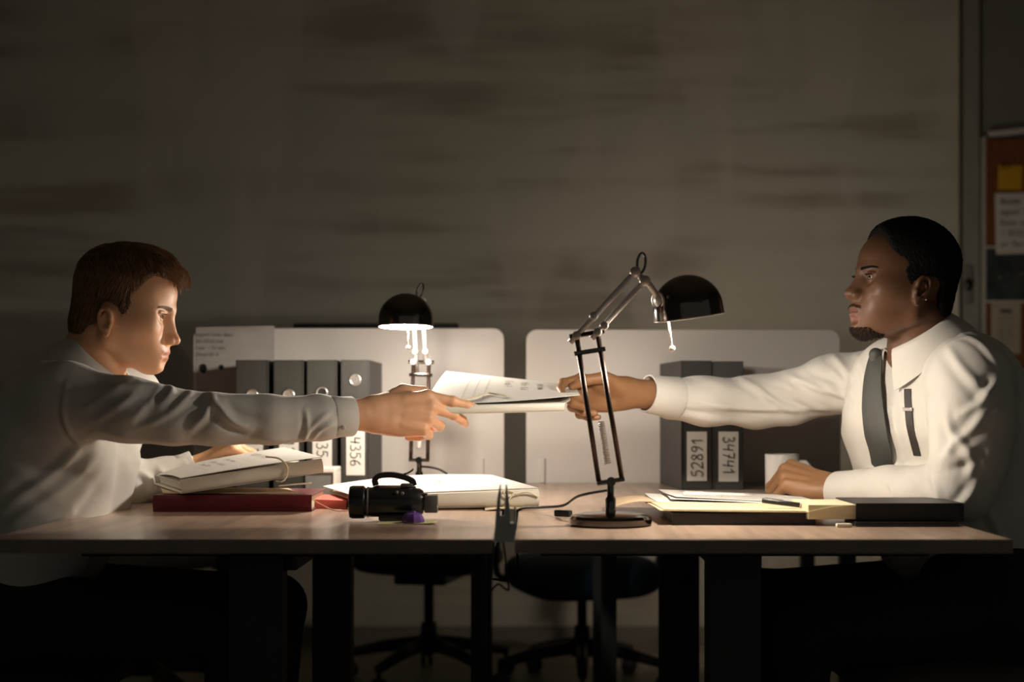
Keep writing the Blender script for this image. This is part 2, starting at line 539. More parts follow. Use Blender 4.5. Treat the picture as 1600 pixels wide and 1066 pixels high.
# ================================================================== the room
WY = 5.6
def wall_mat():
    m = bpy.data.materials.new('wall_paint'); m.use_nodes = True; MATS['wall_paint'] = m
    nt = m.node_tree; b = nt.nodes['Principled BSDF']; L = nt.links
    tc = nt.nodes.new('ShaderNodeTexCoord')
    def nz(scale, st, det=3, loc=(0, 0, 0)):
        mp = nt.nodes.new('ShaderNodeMapping'); mp.inputs['Scale'].default_value = st; mp.inputs['Location'].default_value = loc
        L.new(tc.outputs['Object'], mp.inputs[0])
        n = nt.nodes.new('ShaderNodeTexNoise'); n.inputs['Scale'].default_value = scale; n.inputs['Detail'].default_value = det
        L.new(mp.outputs[0], n.inputs['Vector']); return n.outputs[0]
    def ramp(x, a, c, lo, hi):
        r = nt.nodes.new('ShaderNodeMapRange'); r.interpolation_type = 'SMOOTHSTEP'
        r.inputs[1].default_value = a; r.inputs[2].default_value = c; r.inputs[3].default_value = lo; r.inputs[4].default_value = hi
        L.new(x, r.inputs[0]); return r.outputs[0]
    def mul(x, y):
        q = nt.nodes.new('ShaderNodeMath'); q.operation = 'MULTIPLY'; L.new(x, q.inputs[0]); L.new(y, q.inputs[1]); return q.outputs[0]
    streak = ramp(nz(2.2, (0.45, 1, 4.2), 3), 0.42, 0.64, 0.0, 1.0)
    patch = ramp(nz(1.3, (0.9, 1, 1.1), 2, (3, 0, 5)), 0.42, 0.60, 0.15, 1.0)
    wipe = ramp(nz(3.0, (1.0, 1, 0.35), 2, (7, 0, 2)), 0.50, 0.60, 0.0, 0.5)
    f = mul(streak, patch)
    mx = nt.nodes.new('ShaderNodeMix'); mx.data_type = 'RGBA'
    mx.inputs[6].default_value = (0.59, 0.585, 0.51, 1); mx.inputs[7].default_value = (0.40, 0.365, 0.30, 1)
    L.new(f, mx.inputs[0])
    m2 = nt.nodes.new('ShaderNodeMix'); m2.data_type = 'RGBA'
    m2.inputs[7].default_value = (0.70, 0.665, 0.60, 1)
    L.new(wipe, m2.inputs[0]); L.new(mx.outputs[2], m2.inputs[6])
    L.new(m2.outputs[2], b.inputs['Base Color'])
    b.inputs['Roughness'].default_value = 0.45
    b.inputs['Specular IOR Level'].default_value = 0.3
    return m

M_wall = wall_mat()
M_plain = mat('plaster', (0.42, 0.41, 0.37), 0.8, noise=0.12, nscale=4, bump=0.15, bscale=60)
M_floor = mat('floor_vinyl', (0.30, 0.26, 0.19), 0.45, noise=0.3, nscale=3, stretch=(1, 4, 1), bump=0.05, bscale=40)
o = MB().box((-4.0, -2.5, -0.05), (3.6, WY + 0.1, 0.0)).build('floor', M_floor); tag(o, kind='structure')
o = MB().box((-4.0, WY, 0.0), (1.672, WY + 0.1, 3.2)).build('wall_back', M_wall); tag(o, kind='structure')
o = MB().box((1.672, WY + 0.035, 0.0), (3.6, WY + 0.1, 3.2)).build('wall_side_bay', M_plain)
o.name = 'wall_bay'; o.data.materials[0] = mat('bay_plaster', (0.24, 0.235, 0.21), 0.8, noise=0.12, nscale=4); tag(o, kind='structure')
o = MB().box((3.3, 1.2, 0.0), (3.4, WY, 2.75)).build('wall_right', M_plain); tag(o, kind='structure')
o = MB().box((1.690, WY - 0.005, 0.0), (1.752, WY + 0.034, 3.2), 0.004).build('trim_1', mat('grey_trim', (0.33, 0.33, 0.29), 0.55, noise=0.1)); tag(o, kind='structure')
o = MB().box((-4.0, WY - 0.012, 0.0), (1.672, WY, 0.07), 0.003).build('baseboard_back', mat('base_grey', (0.25, 0.24, 0.22), 0.6, noise=0.1)); tag(o, kind='structure')

o = MB().box((-4.0, -2.5, 2.75), (3.6, WY + 0.1, 2.85)).build('ceiling', M_plain); tag(o, kind='structure')
o = MB().box((-2.75, -2.5, 0.0), (-2.65, WY, 2.75)).build('wall_left', M_plain); tag(o, kind='structure')
# lock on the grey trim
r = empty('door_lock', P(1512, 445, WY - 0.021)); tag(r, 'dark oval lock on the grey upright beside the pinboard', 'lock')
MB().box((-0.016, -0.004, -0.075), (0.016, 0.016, 0.075), 0.003).build('lock_plate', mat('lock_plate', (0.3, 0.3, 0.27), 0.4, metal=0.5), r)
pr = [(0.012, 0.0), (0.017, 0.004), (0.014, 0.010), (0.001, 0.012)]
k = MB().lathe(pr, (0, -0.004, 0), axis=(0, -1, 0), n=20).build('keyhole_cap', mat('black_plastic', (0.012, 0.012, 0.012), 0.4, noise=0.2), r, smooth=True)
k.scale = (1, 1, 1.5)

# ------------------------------------------------------------------ pinboard and what is pinned to it
BY = WY - 0.02
def BX(px): return (px - CX) * BY / FPX
def BZ(py): return CAMZ - (py - CY) * BY / FPX
M_cork = mat('cork', (0.26, 0.085, 0.022), 0.9, noise=0.4, nscale=90, bump=0.5, bscale=140)
r = empty('pinboard', (BX(1536), BY, BZ(700))); tag(r, 'brown cork pinboard with white rim hung at the right edge', 'pinboard')
W_, H_ = 0.9, BZ(214) - BZ(700)
MB().box((0.008, 0.0, 0.008), (W_, 0.03, H_ - 0.008)).build('cork_panel', M_cork, r)
fr = mat('rim_white', (0.55, 0.54, 0.5), 0.5, noise=0.1)
for lo, hi in (((-0.002, -0.006, 0), (0.010, 0.031, H_)), ((0, -0.006, 0), (W_, 0.031, 0.010)), ((W_ - 0.004, -0.006, 0), (W_ + 0.008, 0.031, H_))):
    MB().box(lo, hi, 0.002).build('rim', fr, r)
pins = []
def pinned(name, x0, y0, x1, y1, m, label, cat, dy=0.003, tilt=0.0, extra=None):
    w2, h2 = (BX(x1) - BX(x0)), (BZ(y0) - BZ(y1))
    cx, cz = (BX(x0) + BX(x1)) / 2, (BZ(y0) + BZ(y1)) / 2
    r = empty(name, (cx, BY - 0.0015 - dy, cz), rot=(0, tilt, 0)); tag(r, label, cat)
    f = lambda u, v: np.array([(u - .5) * w2, -0.004 * math.sin(math.pi * u) * (1 - v) , (v - .5) * h2])
    MB().sheet(f, 8, 8, 0.0006).build('sheet', m, r, smooth=False)
    if extra: extra(r, w2, h2)
    return r
M_paper = mat('paper', (0.72, 0.69, 0.64), 0.8, noise=0.06, nscale=8)
M_ink = mat('ink', (0.012, 0.012, 0.014), 0.6, noise=0.2)
def plane_xz(y): return lambda u, v: np.array([u, y, v])
def scribble(lines, h):
    def ex(r, w2, h2):
        it = []
        for i, t in enumerate(lines):
            s, _ = strokes(t, h)
            it += [[(a - w2 * 0.40, b + h2 * 0.32 - i * h * 1.9) for a, b in ln] for ln in s]
        write('handwriting', it, plane_xz(-0.0056), M_ink, r, wd=h * 0.10)
    return ex
pinned('sticky_note', 1559, 259, 1597, 297, mat('sticky_yellow', (0.72, 0.40, 0.01), 0.7, noise=0.08), 'yellow square sticky note on the cork pinboard', 'note', 0.003, 0.03, scribble(['A7'], 0.03))
pinned('letter', 1554, 302, 1640, 397, M_paper, 'white handwritten letter pinned below the yellow note', 'paper', 0.0085, -0.02, scribble(['Nuada', 'agent fe', 'Keno sub', 'I 0135', 'nr Doc'], 0.022))
M_dark_print = mat('night_print', (0.018, 0.022, 0.026), 0.35, noise=0.6, nscale=14, col2=(0.06, 0.07, 0.06))
def white_edge(r, w2, h2):
    for lo, hi in (((-w2 / 2 - .008, -.001, -h2 / 2 - .008), (-w2 / 2, .001, h2 / 2 + .008)), ((-w2 / 2, -.001, h2 / 2), (w2 / 2, .001, h2 / 2 + .008)), ((-w2 / 2, -.001, -h2 / 2 - .008), (w2 / 2, .001, -h2 / 2))):
        MB().box(lo, hi).build('print_border', M_paper, r)
def night(r, w2, h2):
    white_edge(r, w2, h2)
    b = MB()
    for i in range(14):
        x, z = rnd.uniform(-.4, .35) * w2, rnd.uniform(-.1, .4) * h2; s = rnd.uniform(.0015, .004)
        b.box((x - s, -.0055, z - s), (x + s, -.005, z + s))
    tag(b.build('light_specks', mat('speck', (0.35, 0.36, 0.30), 0.6, noise=0.2), r), kind='stuff')
pinned('night_photograph', 1539, 388, 1650, 470, M_dark_print, 'large dark night photograph on the pinboard under the letter', 'photograph', 0.002, 0, night)
def leaflet(r, w2, h2):
    b = MB()
    for i in range(11):
        z = h2 * (0.22 - i * 0.055)
        b.box((-w2 * .30, -.0054, z), (w2 * (.28 - .1 * (i % 3 == 2)), -.005, z + .002))
    b.box((-w2 * .22, -.0056, h2 * .30), (w2 * .18, -.005, h2 * .38))
    tag(b.build('print_lines', mat('print_grey', (0.10, 0.10, 0.09), 0.7, noise=0.2), r), kind='stuff')
pinned('leaflet', 1548, 474, 1594, 553, mat('paper_buff', (0.50, 0.45, 0.35), 0.8, noise=0.1), 'pale printed leaflet with dark heading on the pinboard', 'paper', 0.004, 0.01, leaflet)
pinned('photograph', 1556, 570, 1592, 640, mat('green_print', (0.02, 0.03, 0.024), 0.35, noise=0.5, nscale=20, col2=(0.07, 0.08, 0.05)), 'small dark green photograph low on the pinboard beside chair', 'photograph', 0.002, 0, white_edge)
# rolled sheet on top edge of the board
b = MB().tube([(0, 0, 0), (0.30, 0, 0.03)], 0.013, 12); b.build('paper_roll', M_paper, loc=(0, 0, 0), smooth=False)
o = bpy.data.objects['paper_roll']; o.location = (BX(1546), BY + 0.012, BZ(214) + 0.0135); tag(o, 'white rolled paper lying on the top edge of the pinboard', 'paper roll')

# ================================================================== desks
DZ = 0.74
Y0, Y1 = 2.17, 3.699
LX0, LX1, RX0, RX1 = -0.842, -0.0635, -0.0290, 0.729
M_wood = mat('desk_laminate', (0.50, 0.355, 0.26), 0.24, noise=0.25, nscale=6, stretch=(6, 0.5, 1), bump=0.03, bscale=30, spec=0.45)
M_edge = mat('desk_edge', (0.25, 0.195, 0.16), 0.5, noise=0.2, nscale=10)
M_steel_dark = mat('leg_steel', (0.030, 0.034, 0.038), 0.5, metal=0.3, noise=0.15)

def desk(x0, x1, label, lx=0.0):
    c = ((x0 + x1) / 2, (Y0 + Y1) / 2, 0)
    r = empty('desk', c); tag(r, label, 'desk', 'paired office desks')
    hx, hy = (x1 - x0) / 2, (Y1 - Y0) / 2
    MB().box((-hx + .001, -hy + .001, DZ - .020), (hx - .001, hy - .001, DZ)).build('desktop', M_wood, r)
    e = MB()
    e.box((-hx - .001, -hy - .001, DZ - .0215), (hx + .001, -hy + .001, DZ - .0006))
    e.box((-hx - .001, hy - .001, DZ - .0215), (hx + .001, hy + .001, DZ - .0006))
    e.box((-hx - .001, -hy, DZ - .0215), (-hx + .001, hy, DZ - .0006))
    e.box((hx - .001, -hy, DZ - .0215), (hx + .001, hy, DZ - .0006))
    e.build('edge_band', M_edge, r)
    for y in (-hy + .34, hy - .25):
        b = MB().box((lx - .047, y - .03, .02), (lx + .047, y + .03, DZ - .055), .004)
        leg = b.build('leg', M_steel_dark, r)
        MB().box((-.34, y - .03, 0), (.34, y + .03, .03), .006).build('foot', M_steel_dark, r)
        MB().box((-.34, y - .025, DZ - .06), (.34, y + .025, DZ - .020), .003).build('crossbar', M_steel_dark, r)
    MB().box((-.03, -hy + .36, DZ - .09), (.03, hy - .28, DZ - .05), .003).build('beam', M_steel_dark, r)
    return r
desk(LX0, LX1, 'wood-topped desk on the left, camcorder and maroon book on it', -.035)
desk(RX0, RX1, 'wood-topped desk on the right, black notebook and mug on it')

# ------------------------------------------------------------------ white desk screens
M_screen = mat('screen_white', (0.90, 0.85, 0.80), 0.30, noise=0.03, nscale=3, spec=0.5)
_nt = M_screen.node_tree; _b = _nt.nodes['Principled BSDF']; _o = _nt.nodes['Material Output']
_t = _nt.nodes.new('ShaderNodeBsdfTranslucent'); _t.inputs[0].default_value = (0.85, 0.78, 0.70, 1)
_m = _nt.nodes.new('ShaderNodeMixShader'); _m.inputs[0].default_value = 0.22
_nt.links.new(_b.outputs[0], _m.inputs[1]); _nt.links.new(_t.outputs[0], _m.inputs[2]); _nt.links.new(_m.outputs[0], _o.inputs['Surface'])
def rrect(x0, z0, x1, z1, r, n=6, corners=(1, 1, 1, 1)):
    out = []
    for (cx, cz, a0), on in zip(((x1 - r, z1 - r, 0), (x0 + r, z1 - r, 90), (x0 + r, z0 + r, 180), (x1 - r, z0 + r, 270)), corners):
        if on:
            for i in range(n + 1):
                a = math.radians(a0 + 90 * i / n); out.append((cx + r * math.cos(a), cz + r * math.sin(a)))
        else: out.append((cx + (r if a0 in (0, 270) else -r), cz + (r if a0 in (0, 90) else -r)))
    return out
SY = 3.715
def screen(px0, px1, py0, label, clips):
    x0, x1 = (px0 - CX) * SY / FPX, (px1 - CX) * SY / FPX
    zt = CAMZ - (py0 - CY) * SY / FPX
    c = np.array([(x0 + x1) / 2, SY, 0.70])
    r = empty('desk_screen', c); tag(r, label, 'desk screen', 'white screens behind the desks')
    w2 = (x1 - x0) / 2
    b = MB().prism(rrect(-w2, 0.0, w2, zt - .70, .028), -.010, .010)
    o = b.build('panel', M_screen, r)
    bv = o.modifiers.new('bevel', 'BEVEL'); bv.width = .003; bv.segments = 2; bv.limit_method = 'ANGLE'
    for px in clips:
        x = (px - CX) * SY / FPX - c[0]
        MB().box((x - .007, -.017, .041), (x + .007, -.0105, .105), .002).build('clip', mat('clip_white', (0.72, 0.69, 0.64), 0.4, noise=0.05), r)
    return r
screen(303, 788, 513, 'white rounded desk screen behind four dark binders', (752, 345))
screen(822, 1312, 515, 'white rounded desk screen behind the two right binders and mug', (847, 1265))

# printed sheet hung over left screen
M_sheet = mat('printed_sheet', (0.52, 0.48, 0.44), 0.7, noise=0.12, nscale=14, stretch=(1, 1, 4))
x0, x1 = [(p - CX) * SY / FPX for p in (308, 430)]
zt = CAMZ - (512 - CY) * SY / FPX; zb = CAMZ - (690 - CY) * SY / FPX
r = empty('printed_plan', ((x0 + x1) / 2, SY - .0125, (zt + zb) / 2)); tag(r, 'grey printed sheet with two black dots taped to the left screen', 'paper')
f = lambda u, v: np.array([(u - .5) * (x1 - x0), -.003 * math.sin(math.pi * u), (v - .5) * (zt - zb) + .004 * u])
MB().sheet(f, 8, 8).build('sheet', M_sheet, r)
for px, py, a, b_ in ((318, 576, .0088, .0125), (346, 574, .0062, .0068)):
    q = P(px, py, SY - .0175) - np.array(r.location)
    d = MB().lathe([(1, 0), (1, -.001), (.001, -.001)], (0, 0, 0), axis=(0, 1, 0), n=20).build('black_dot', mat('dot_black', (0.006, 0.006, 0.006), 0.6, noise=0.2), r)
    d.location = q; d.scale = (a, 1, b_)
it = []
for i, t in enumerate(['agent scan dues', 'No 0135 fob', 'sub - 27 men', 'Kean 01 A']):
    s, _ = strokes(t, 0.009); it += [[(a - .095, b + .125 - i * .017) for a, b in ln] for ln in s]
write('handwriting', it, plane_xz(-.0055), mat('pencil_grey', (0.20, 0.18, 0.165), 0.7, noise=0.2), r, wd=.0011)
o = MB().box((-.009, -.0045, -.0035), (.009, .0, .0035), .001).build('tape_piece', M_paper, loc=(0, 0, 0)); bpy.data.objects.remove(o)

# ------------------------------------------------------------------ lever-arch binders
M_bind = mat('binder_grey', (0.034, 0.034, 0.028), 0.5, noise=0.2, nscale=160, bump=0.1, bscale=300)
M_bedge = mat('binder_edge', (0.030, 0.030, 0.027), 0.45, metal=0.2, noise=0.2)
M_ring = mat('ring_metal', (0.62, 0.59, 0.55), 0.28, metal=0.9, noise=0.05)
M_hole = mat('hole_black', (0.005, 0.005, 0.005), 0.8, noise=0.2)
def binder(px0, px1, Y, code, ccw, hole_py, lab_py, label, group, filled=True, depth=.285, ptop=563, rz=0.0, lean=0.0):
    x0, x1 = (px0 - CX) * Y / FPX, (px1 - CX) * Y / FPX
    w2 = (x1 - x0) / 2; H = CAMZ - (ptop - CY) * Y / FPX - DZ
    r = empty('ring_binder', ((x0 + x1) / 2, Y, DZ + .0005), rot=(0, lean, rz)); tag(r, label, 'binder', group)
    MB().box((-w2, 0, 0), (-w2 + .003, depth, H), .0008).build('cover', M_bind, r)
    MB().box((w2 - .003, 0, 0), (w2, depth, H), .0008).build('cover', M_bind, r)
    zh = CAMZ - (hole_py - CY) * Y / FPX - DZ
    MB().box((-w2 + .0028, 0, 0), (w2 - .0028, .004, H), .001).build('spine', M_bind, r)
    MB().box((-w2 - .0006, -.0012, 0), (-w2 + .0035, .003, H), .0004).build('spine_edge', M_bedge, r)
    MB().box((w2 - .0035, -.0012, 0), (w2 + .0006, .003, H), .0004).build('spine_edge', M_bedge, r)
    MB().box((-w2 + .004, .02, .004), (w2 - .014, depth - .01, H - .022)).build('papers', M_paper, r)
    g = MB().tube([(.0125 * math.cos(a), -.0018, zh + .0125 * math.sin(a)) for a in [i * math.pi / 12 for i in range(24)]], .0028, 8, closed=True)
    ring = g.build('finger_ring', M_ring, r, smooth=True)
    MB().lathe([(.0105, 0), (.0105, .001), (.001, .001)], (0, -.0002, zh), axis=(0, -1, 0), n=20).build('ring_hole', M_ring if filled else M_hole, r)
    if code:
        zl0, zl1 = [CAMZ - (p - CY) * Y / FPX - DZ for p in (lab_py[1], lab_py[0])]
        lw = w2 * .66
        f = lambda u, v: np.array([(u - .5) * 2 * lw + .001, -.0014 - .0006 * math.sin(math.pi * v), zl0 + (zl1 - zl0) * v])
        lb = MB().sheet(f, 4, 6, .0004).build('spine_label', M_paper, r)
        h = lw * 1.12
        s, wid = strokes(code, h); out = []
        k = min(1.0, (zl1 - zl0) * .9 / wid)
        for ln in s:
            if ccw: out.append([(-(b - h / 2) + .001, (zl0 + zl1) / 2 + (a - wid / 2) * k) for a, b in ln])
            else: out.append([((b - h / 2) + .001, (zl0 + zl1) / 2 - (a - wid / 2) * k) for a, b in ln])
        write('handwriting', out, plane_xz(-.0026), mat('marker', (0.035, 0.032, 0.03), 0.6, noise=0.2), lb, wd=.0026)
    return r
gl = 'grey binders on the left desk'
binder(369, 419, 3.41, '7413', False, 618, (650, 726), 'grey lever-arch binder standing leftmost of the row of four', gl, lean=0.0)
binder(428, 474, 3.41, '6412', False, 618, (650, 726), 'grey lever-arch binder, second from left in the row of four', gl)
binder(480, 526, 3.41, '2135', False, 614, (640, 745), 'grey lever-arch binder with open finger hole, third of the row', gl, filled=False)
binder(533, 577, 3.41, '4356', False, 594, (672, 743), 'grey lever-arch binder marked 4356 at the right end of the row', gl)
gr = 'grey binders on the right desk'
binder(1064, 1112, 3.40, '52891', True, 600, (675, 752), 'grey binder marked 52891, left one of the pair below the outstretched sleeve', gr, ptop=564, rz=.09)
binder(1114, 1161, 3.40, '34741', False, 600, (675, 753), 'binder marked 34741, right one of the pair, nearer the mug', gr, ptop=565)

# white-rimmed tray standing before third binder
c = P(500, 748, 3.22); c[2] = DZ
r = empty('pen_tray', c); tag(r, 'small white-rimmed grey desk tray before the third binder', 'tray')
MB().box((-.034, 0, 0), (.030, .08, .050), .002).build('body', mat('tray_grey', (0.13, 0.14, 0.135), 0.5, noise=0.15), r)
MB().box((-.040, -.004, .050), (.036, .084, .062), .003).build('rim', mat('tray_white', (0.62, 0.60, 0.55), 0.5, noise=0.05), r)
MB().box((.030, -.004, 0), (.036, .084, .0505), .001).build('side_panel', MATS['tray_white'], r)

# ------------------------------------------------------------------ mug
c = P(1222, 750, 3.25); c[2] = DZ
r = empty('mug', c); tag(r, 'white ceramic mug behind the fist on the right desk', 'mug')
M_cer = mat('ceramic', (0.72, 0.70, 0.66), 0.2, noise=0.03)
MB().lathe([(.001, 0), (.034, 0), (.038, .006), (.039, .09), (.0385, .092), (.036, .09), (.035, .01), (.001, .008)], n=36).build('cup', M_cer, r, smooth=True)
MB().tube([(.036, 0, .072), (.052, 0, .074), (.063, 0, .062), (.063, 0, .042), (.052, 0, .028), (.036, 0, .026)], .0055, 8).build('handle', M_cer, r, smooth=True)
r.rotation_euler = (0, 0, -.25)
# ------------------------------------------------------------------ office chairs
M_seat_blue = mat('chair_blue', (0.010, 0.030, 0.055), 0.8, noise=0.3, nscale=200, bump=0.3, bscale=400)
M_seat_dark = mat('chair_dark', (0.014, 0.014, 0.016), 0.8, noise=0.3, nscale=200, bump=0.3, bscale=400)
M_seat_grey = mat('chair_grey', (0.085, 0.072, 0.066), 0.8, noise=0.2, nscale=200, bump=0.3, bscale=400)
M_pl = mat('black_plastic', (0.012, 0.012, 0.012), 0.4)
def pillow(b, c, sx, sy, sz, R=None, e=4.0, n=16):
    """superellipsoid cushion"""
    V = []; F = []
    sg = lambda v, p: math.copysign(abs(v) ** p, v)
    for i in range(n + 1):
        th = -math.pi / 2 + math.pi * i / n
        for j in range(2 * n):
            ph = math.pi * j / n
            p = np.array([sx * sg(math.cos(th), .5) * sg(math.cos(ph), 2 / e), sy * sg(math.cos(th), .5) * sg(math.sin(ph), 2 / e), sz * sg(math.sin(th), .8)])
            if R is not None: p = np.array(R) @ p
            V.append(np.array(c) + p)
    for i in range(n):
        for j in range(2 * n):
            a = i * 2 * n + j; bb = i * 2 * n + (j + 1) % (2 * n)
            F.append((a, bb, bb + 2 * n, a + 2 * n))
    b.add(V, F); return b
def chair(x, y, rz, mseat, label, seat_z=.46, arms=True, back=True, backh=.28, thick=.048):
    r = empty('office_chair', (x, y, 0), rz); tag(r, label, 'chair', 'office chairs')
    b = MB()
    for k in range(5):
        a = k * 2 * math.pi / 5 + .3
        d = np.array([math.cos(a), math.sin(a), 0])
        b.tube([d * .03 + [0, 0, .13], d * .16 + [0, 0, .115], d * .29 + [0, 0, .085]], [.026, .021, .015], 8)
    b.lathe([(.001, .16), (.035, .16), (.038, .10), (.001, .10)], n=20)
    b.build('star_base', M_pl, r, smooth=True)
    for k in range(5):
        a = k * 2 * math.pi / 5 + .3
        d = np.array([math.cos(a), math.sin(a), 0]); s = np.array([-d[1], d[0], 0])
        cb = MB()
        for q in (-1, 1):
            cb.lathe([(.001, -.008), (.02, -.008), (.0275, -.004), (.0275, .004), (.02, .008), (.001, .008)], d * .285 + s * q * .013 + [0, 0, .0276], axis=s, n=20)
        cb.tube([d * .285 + [0, 0, .09], d * .285 + [0, 0, .035]], .008, 8)
        cb.build('caster', mat('caster_grey', (0.05, 0.05, 0.05), 0.35, noise=0.1), r, smooth=True)
    MB().lathe([(.001, seat_z - .09), (.017, seat_z - .09), (.017, .2), (.027, .2), (.027, .14), (.001, .14)], n=18).build('gas_column', M_pl, r, smooth=True)
    MB().box((-.12, -.09, seat_z - .10), (.12, .09, seat_z - .05), .01).build('mechanism', M_pl, r)
    pillow(MB(), (0, 0, seat_z - .02 - (thick - .048)), .235, .24, thick).build('seat', mseat, r, smooth=True)
    if back:
        R = roty(-.12)
        pillow(MB(), (-.25, 0, seat_z + .16 + backh), .035, .22, backh, R, e=3.2).build('backrest', mseat, r, smooth=True)
        MB().tube([(-.05, 0, seat_z - .08), (-.24, 0, seat_z - .07), (-.275, 0, seat_z + .02), (-.285, 0, seat_z + .30)], .016, 8).build('back_bar', M_pl, r, smooth=True)
    if arms:
        for s in (-1, 1):
            MB().tube(smoothline([(.05, s * .20, seat_z - .065), (.04, s * .285, seat_z - .04), (.0, s * .292, seat_z + .12), (-.02, s * .29, seat_z + .2)], 4), .012, 8).build('armrest_post', M_pl, r, smooth=True)
            pillow(MB(), (.02, s * .29, seat_z + .215), .13, .026, .016).build('armrest_pad', M_pl, r, smooth=True)
    return r
chair(-1.03, 2.75, 0.0, M_seat_dark, 'dark office chair the man on the left sits on', arms=False, backh=.20, seat_z=.45)
chair(0.83, 2.80, math.pi + .08, M_seat_grey, 'grey office chair the man on the right sits on', arms=False, backh=.19, seat_z=.45)
chair(0.16, 4.78, math.pi / 2 + .3, M_seat_blue, 'blue office chair with casters seen under the right desk', seat_z=.42, backh=.16, back=False, thick=.075)
chair(-0.36, 4.85, math.pi / 2 - .2, M_seat_dark, 'dark office chair with casters seen under the left desk', seat_z=.44, backh=.16, back=False, arms=False)
chair(-1.22, 4.45, -1.15, mat('chair_pale_grey', (0.30, 0.275, 0.255), 0.8, noise=0.2, nscale=200, bump=0.3, bscale=400), 'grey office chair beyond the desks behind the man on the left', seat_z=.50, backh=.255)
chair(1.30, 4.35, math.pi - .5, M_seat_dark, 'dark office chair beyond the right desk screen', seat_z=.46, backh=.20)

# dark monitor beyond left screen
zt = CAMZ - (505 - CY) * 4.1 / FPX
x0, x1 = [(p - CX) * 4.1 / FPX for p in (457, 716)]
r = empty('monitor', ((x0 + x1) / 2, 4.12, 0.742)); tag(r, 'black monitor with only its top edge showing over left screen', 'monitor')
h_ = zt - .742
MB().box((-(x1 - x0) / 2, -.015, .10), ((x1 - x0) / 2, .02, h_), .006).build('display', M_pl, r)
MB().tube([(0, .02, .01), (0, .035, .1), (0, .03, .25)], .02, 8).build('stand', M_pl, r)
MB().box((-.12, -.08, .0), (.12, .10, .012), .005).build('foot', M_pl, r)
def side_desk(x, y, hx, label):
    r = empty('desk', (x, y, 0)); tag(r, label, 'desk')
    MB().box((-hx, -.33, .715), (hx, .33, .741), .002).build('desktop', M_wood, r)
    for sx in (-1, 1):
        for sy in (-1, 1):
            MB().box((sx * (hx - .04) - .02, sy * .28 - .02, 0), (sx * (hx - .04) + .02, sy * .28 + .02, .716)).build('leg', M_steel_dark, r)
side_desk(-.49, 4.10, .38, 'narrow desk beyond the left screen carrying the monitor')
side_desk(.52, 4.10, .36, 'narrow desk beyond the right screen, hidden lamp on it')

# ================================================================== lamps
M_nickel = mat('black_nickel', (0.16, 0.145, 0.125), 0.12, metal=1.0, noise=0.1)
M_chrome = mat('satin_chrome', (0.66, 0.61, 0.57), 0.30, metal=0.3, noise=0.04)
M_rod = mat('rod_dark', (0.060, 0.036, 0.027), 0.35, metal=0.6, noise=0.1)
M_white_in = mat('shade_inside', (0.80, 0.77, 0.70), 0.5, noise=0.02)
M_bulb = mat('bulb_glow', (1, 0.93, 0.85), 0.4, emit=(1.0, 0.78, 0.55), estr=28.0)
M_cable = mat('cable_black', (0.012, 0.011, 0.010), 0.5, noise=0.2)

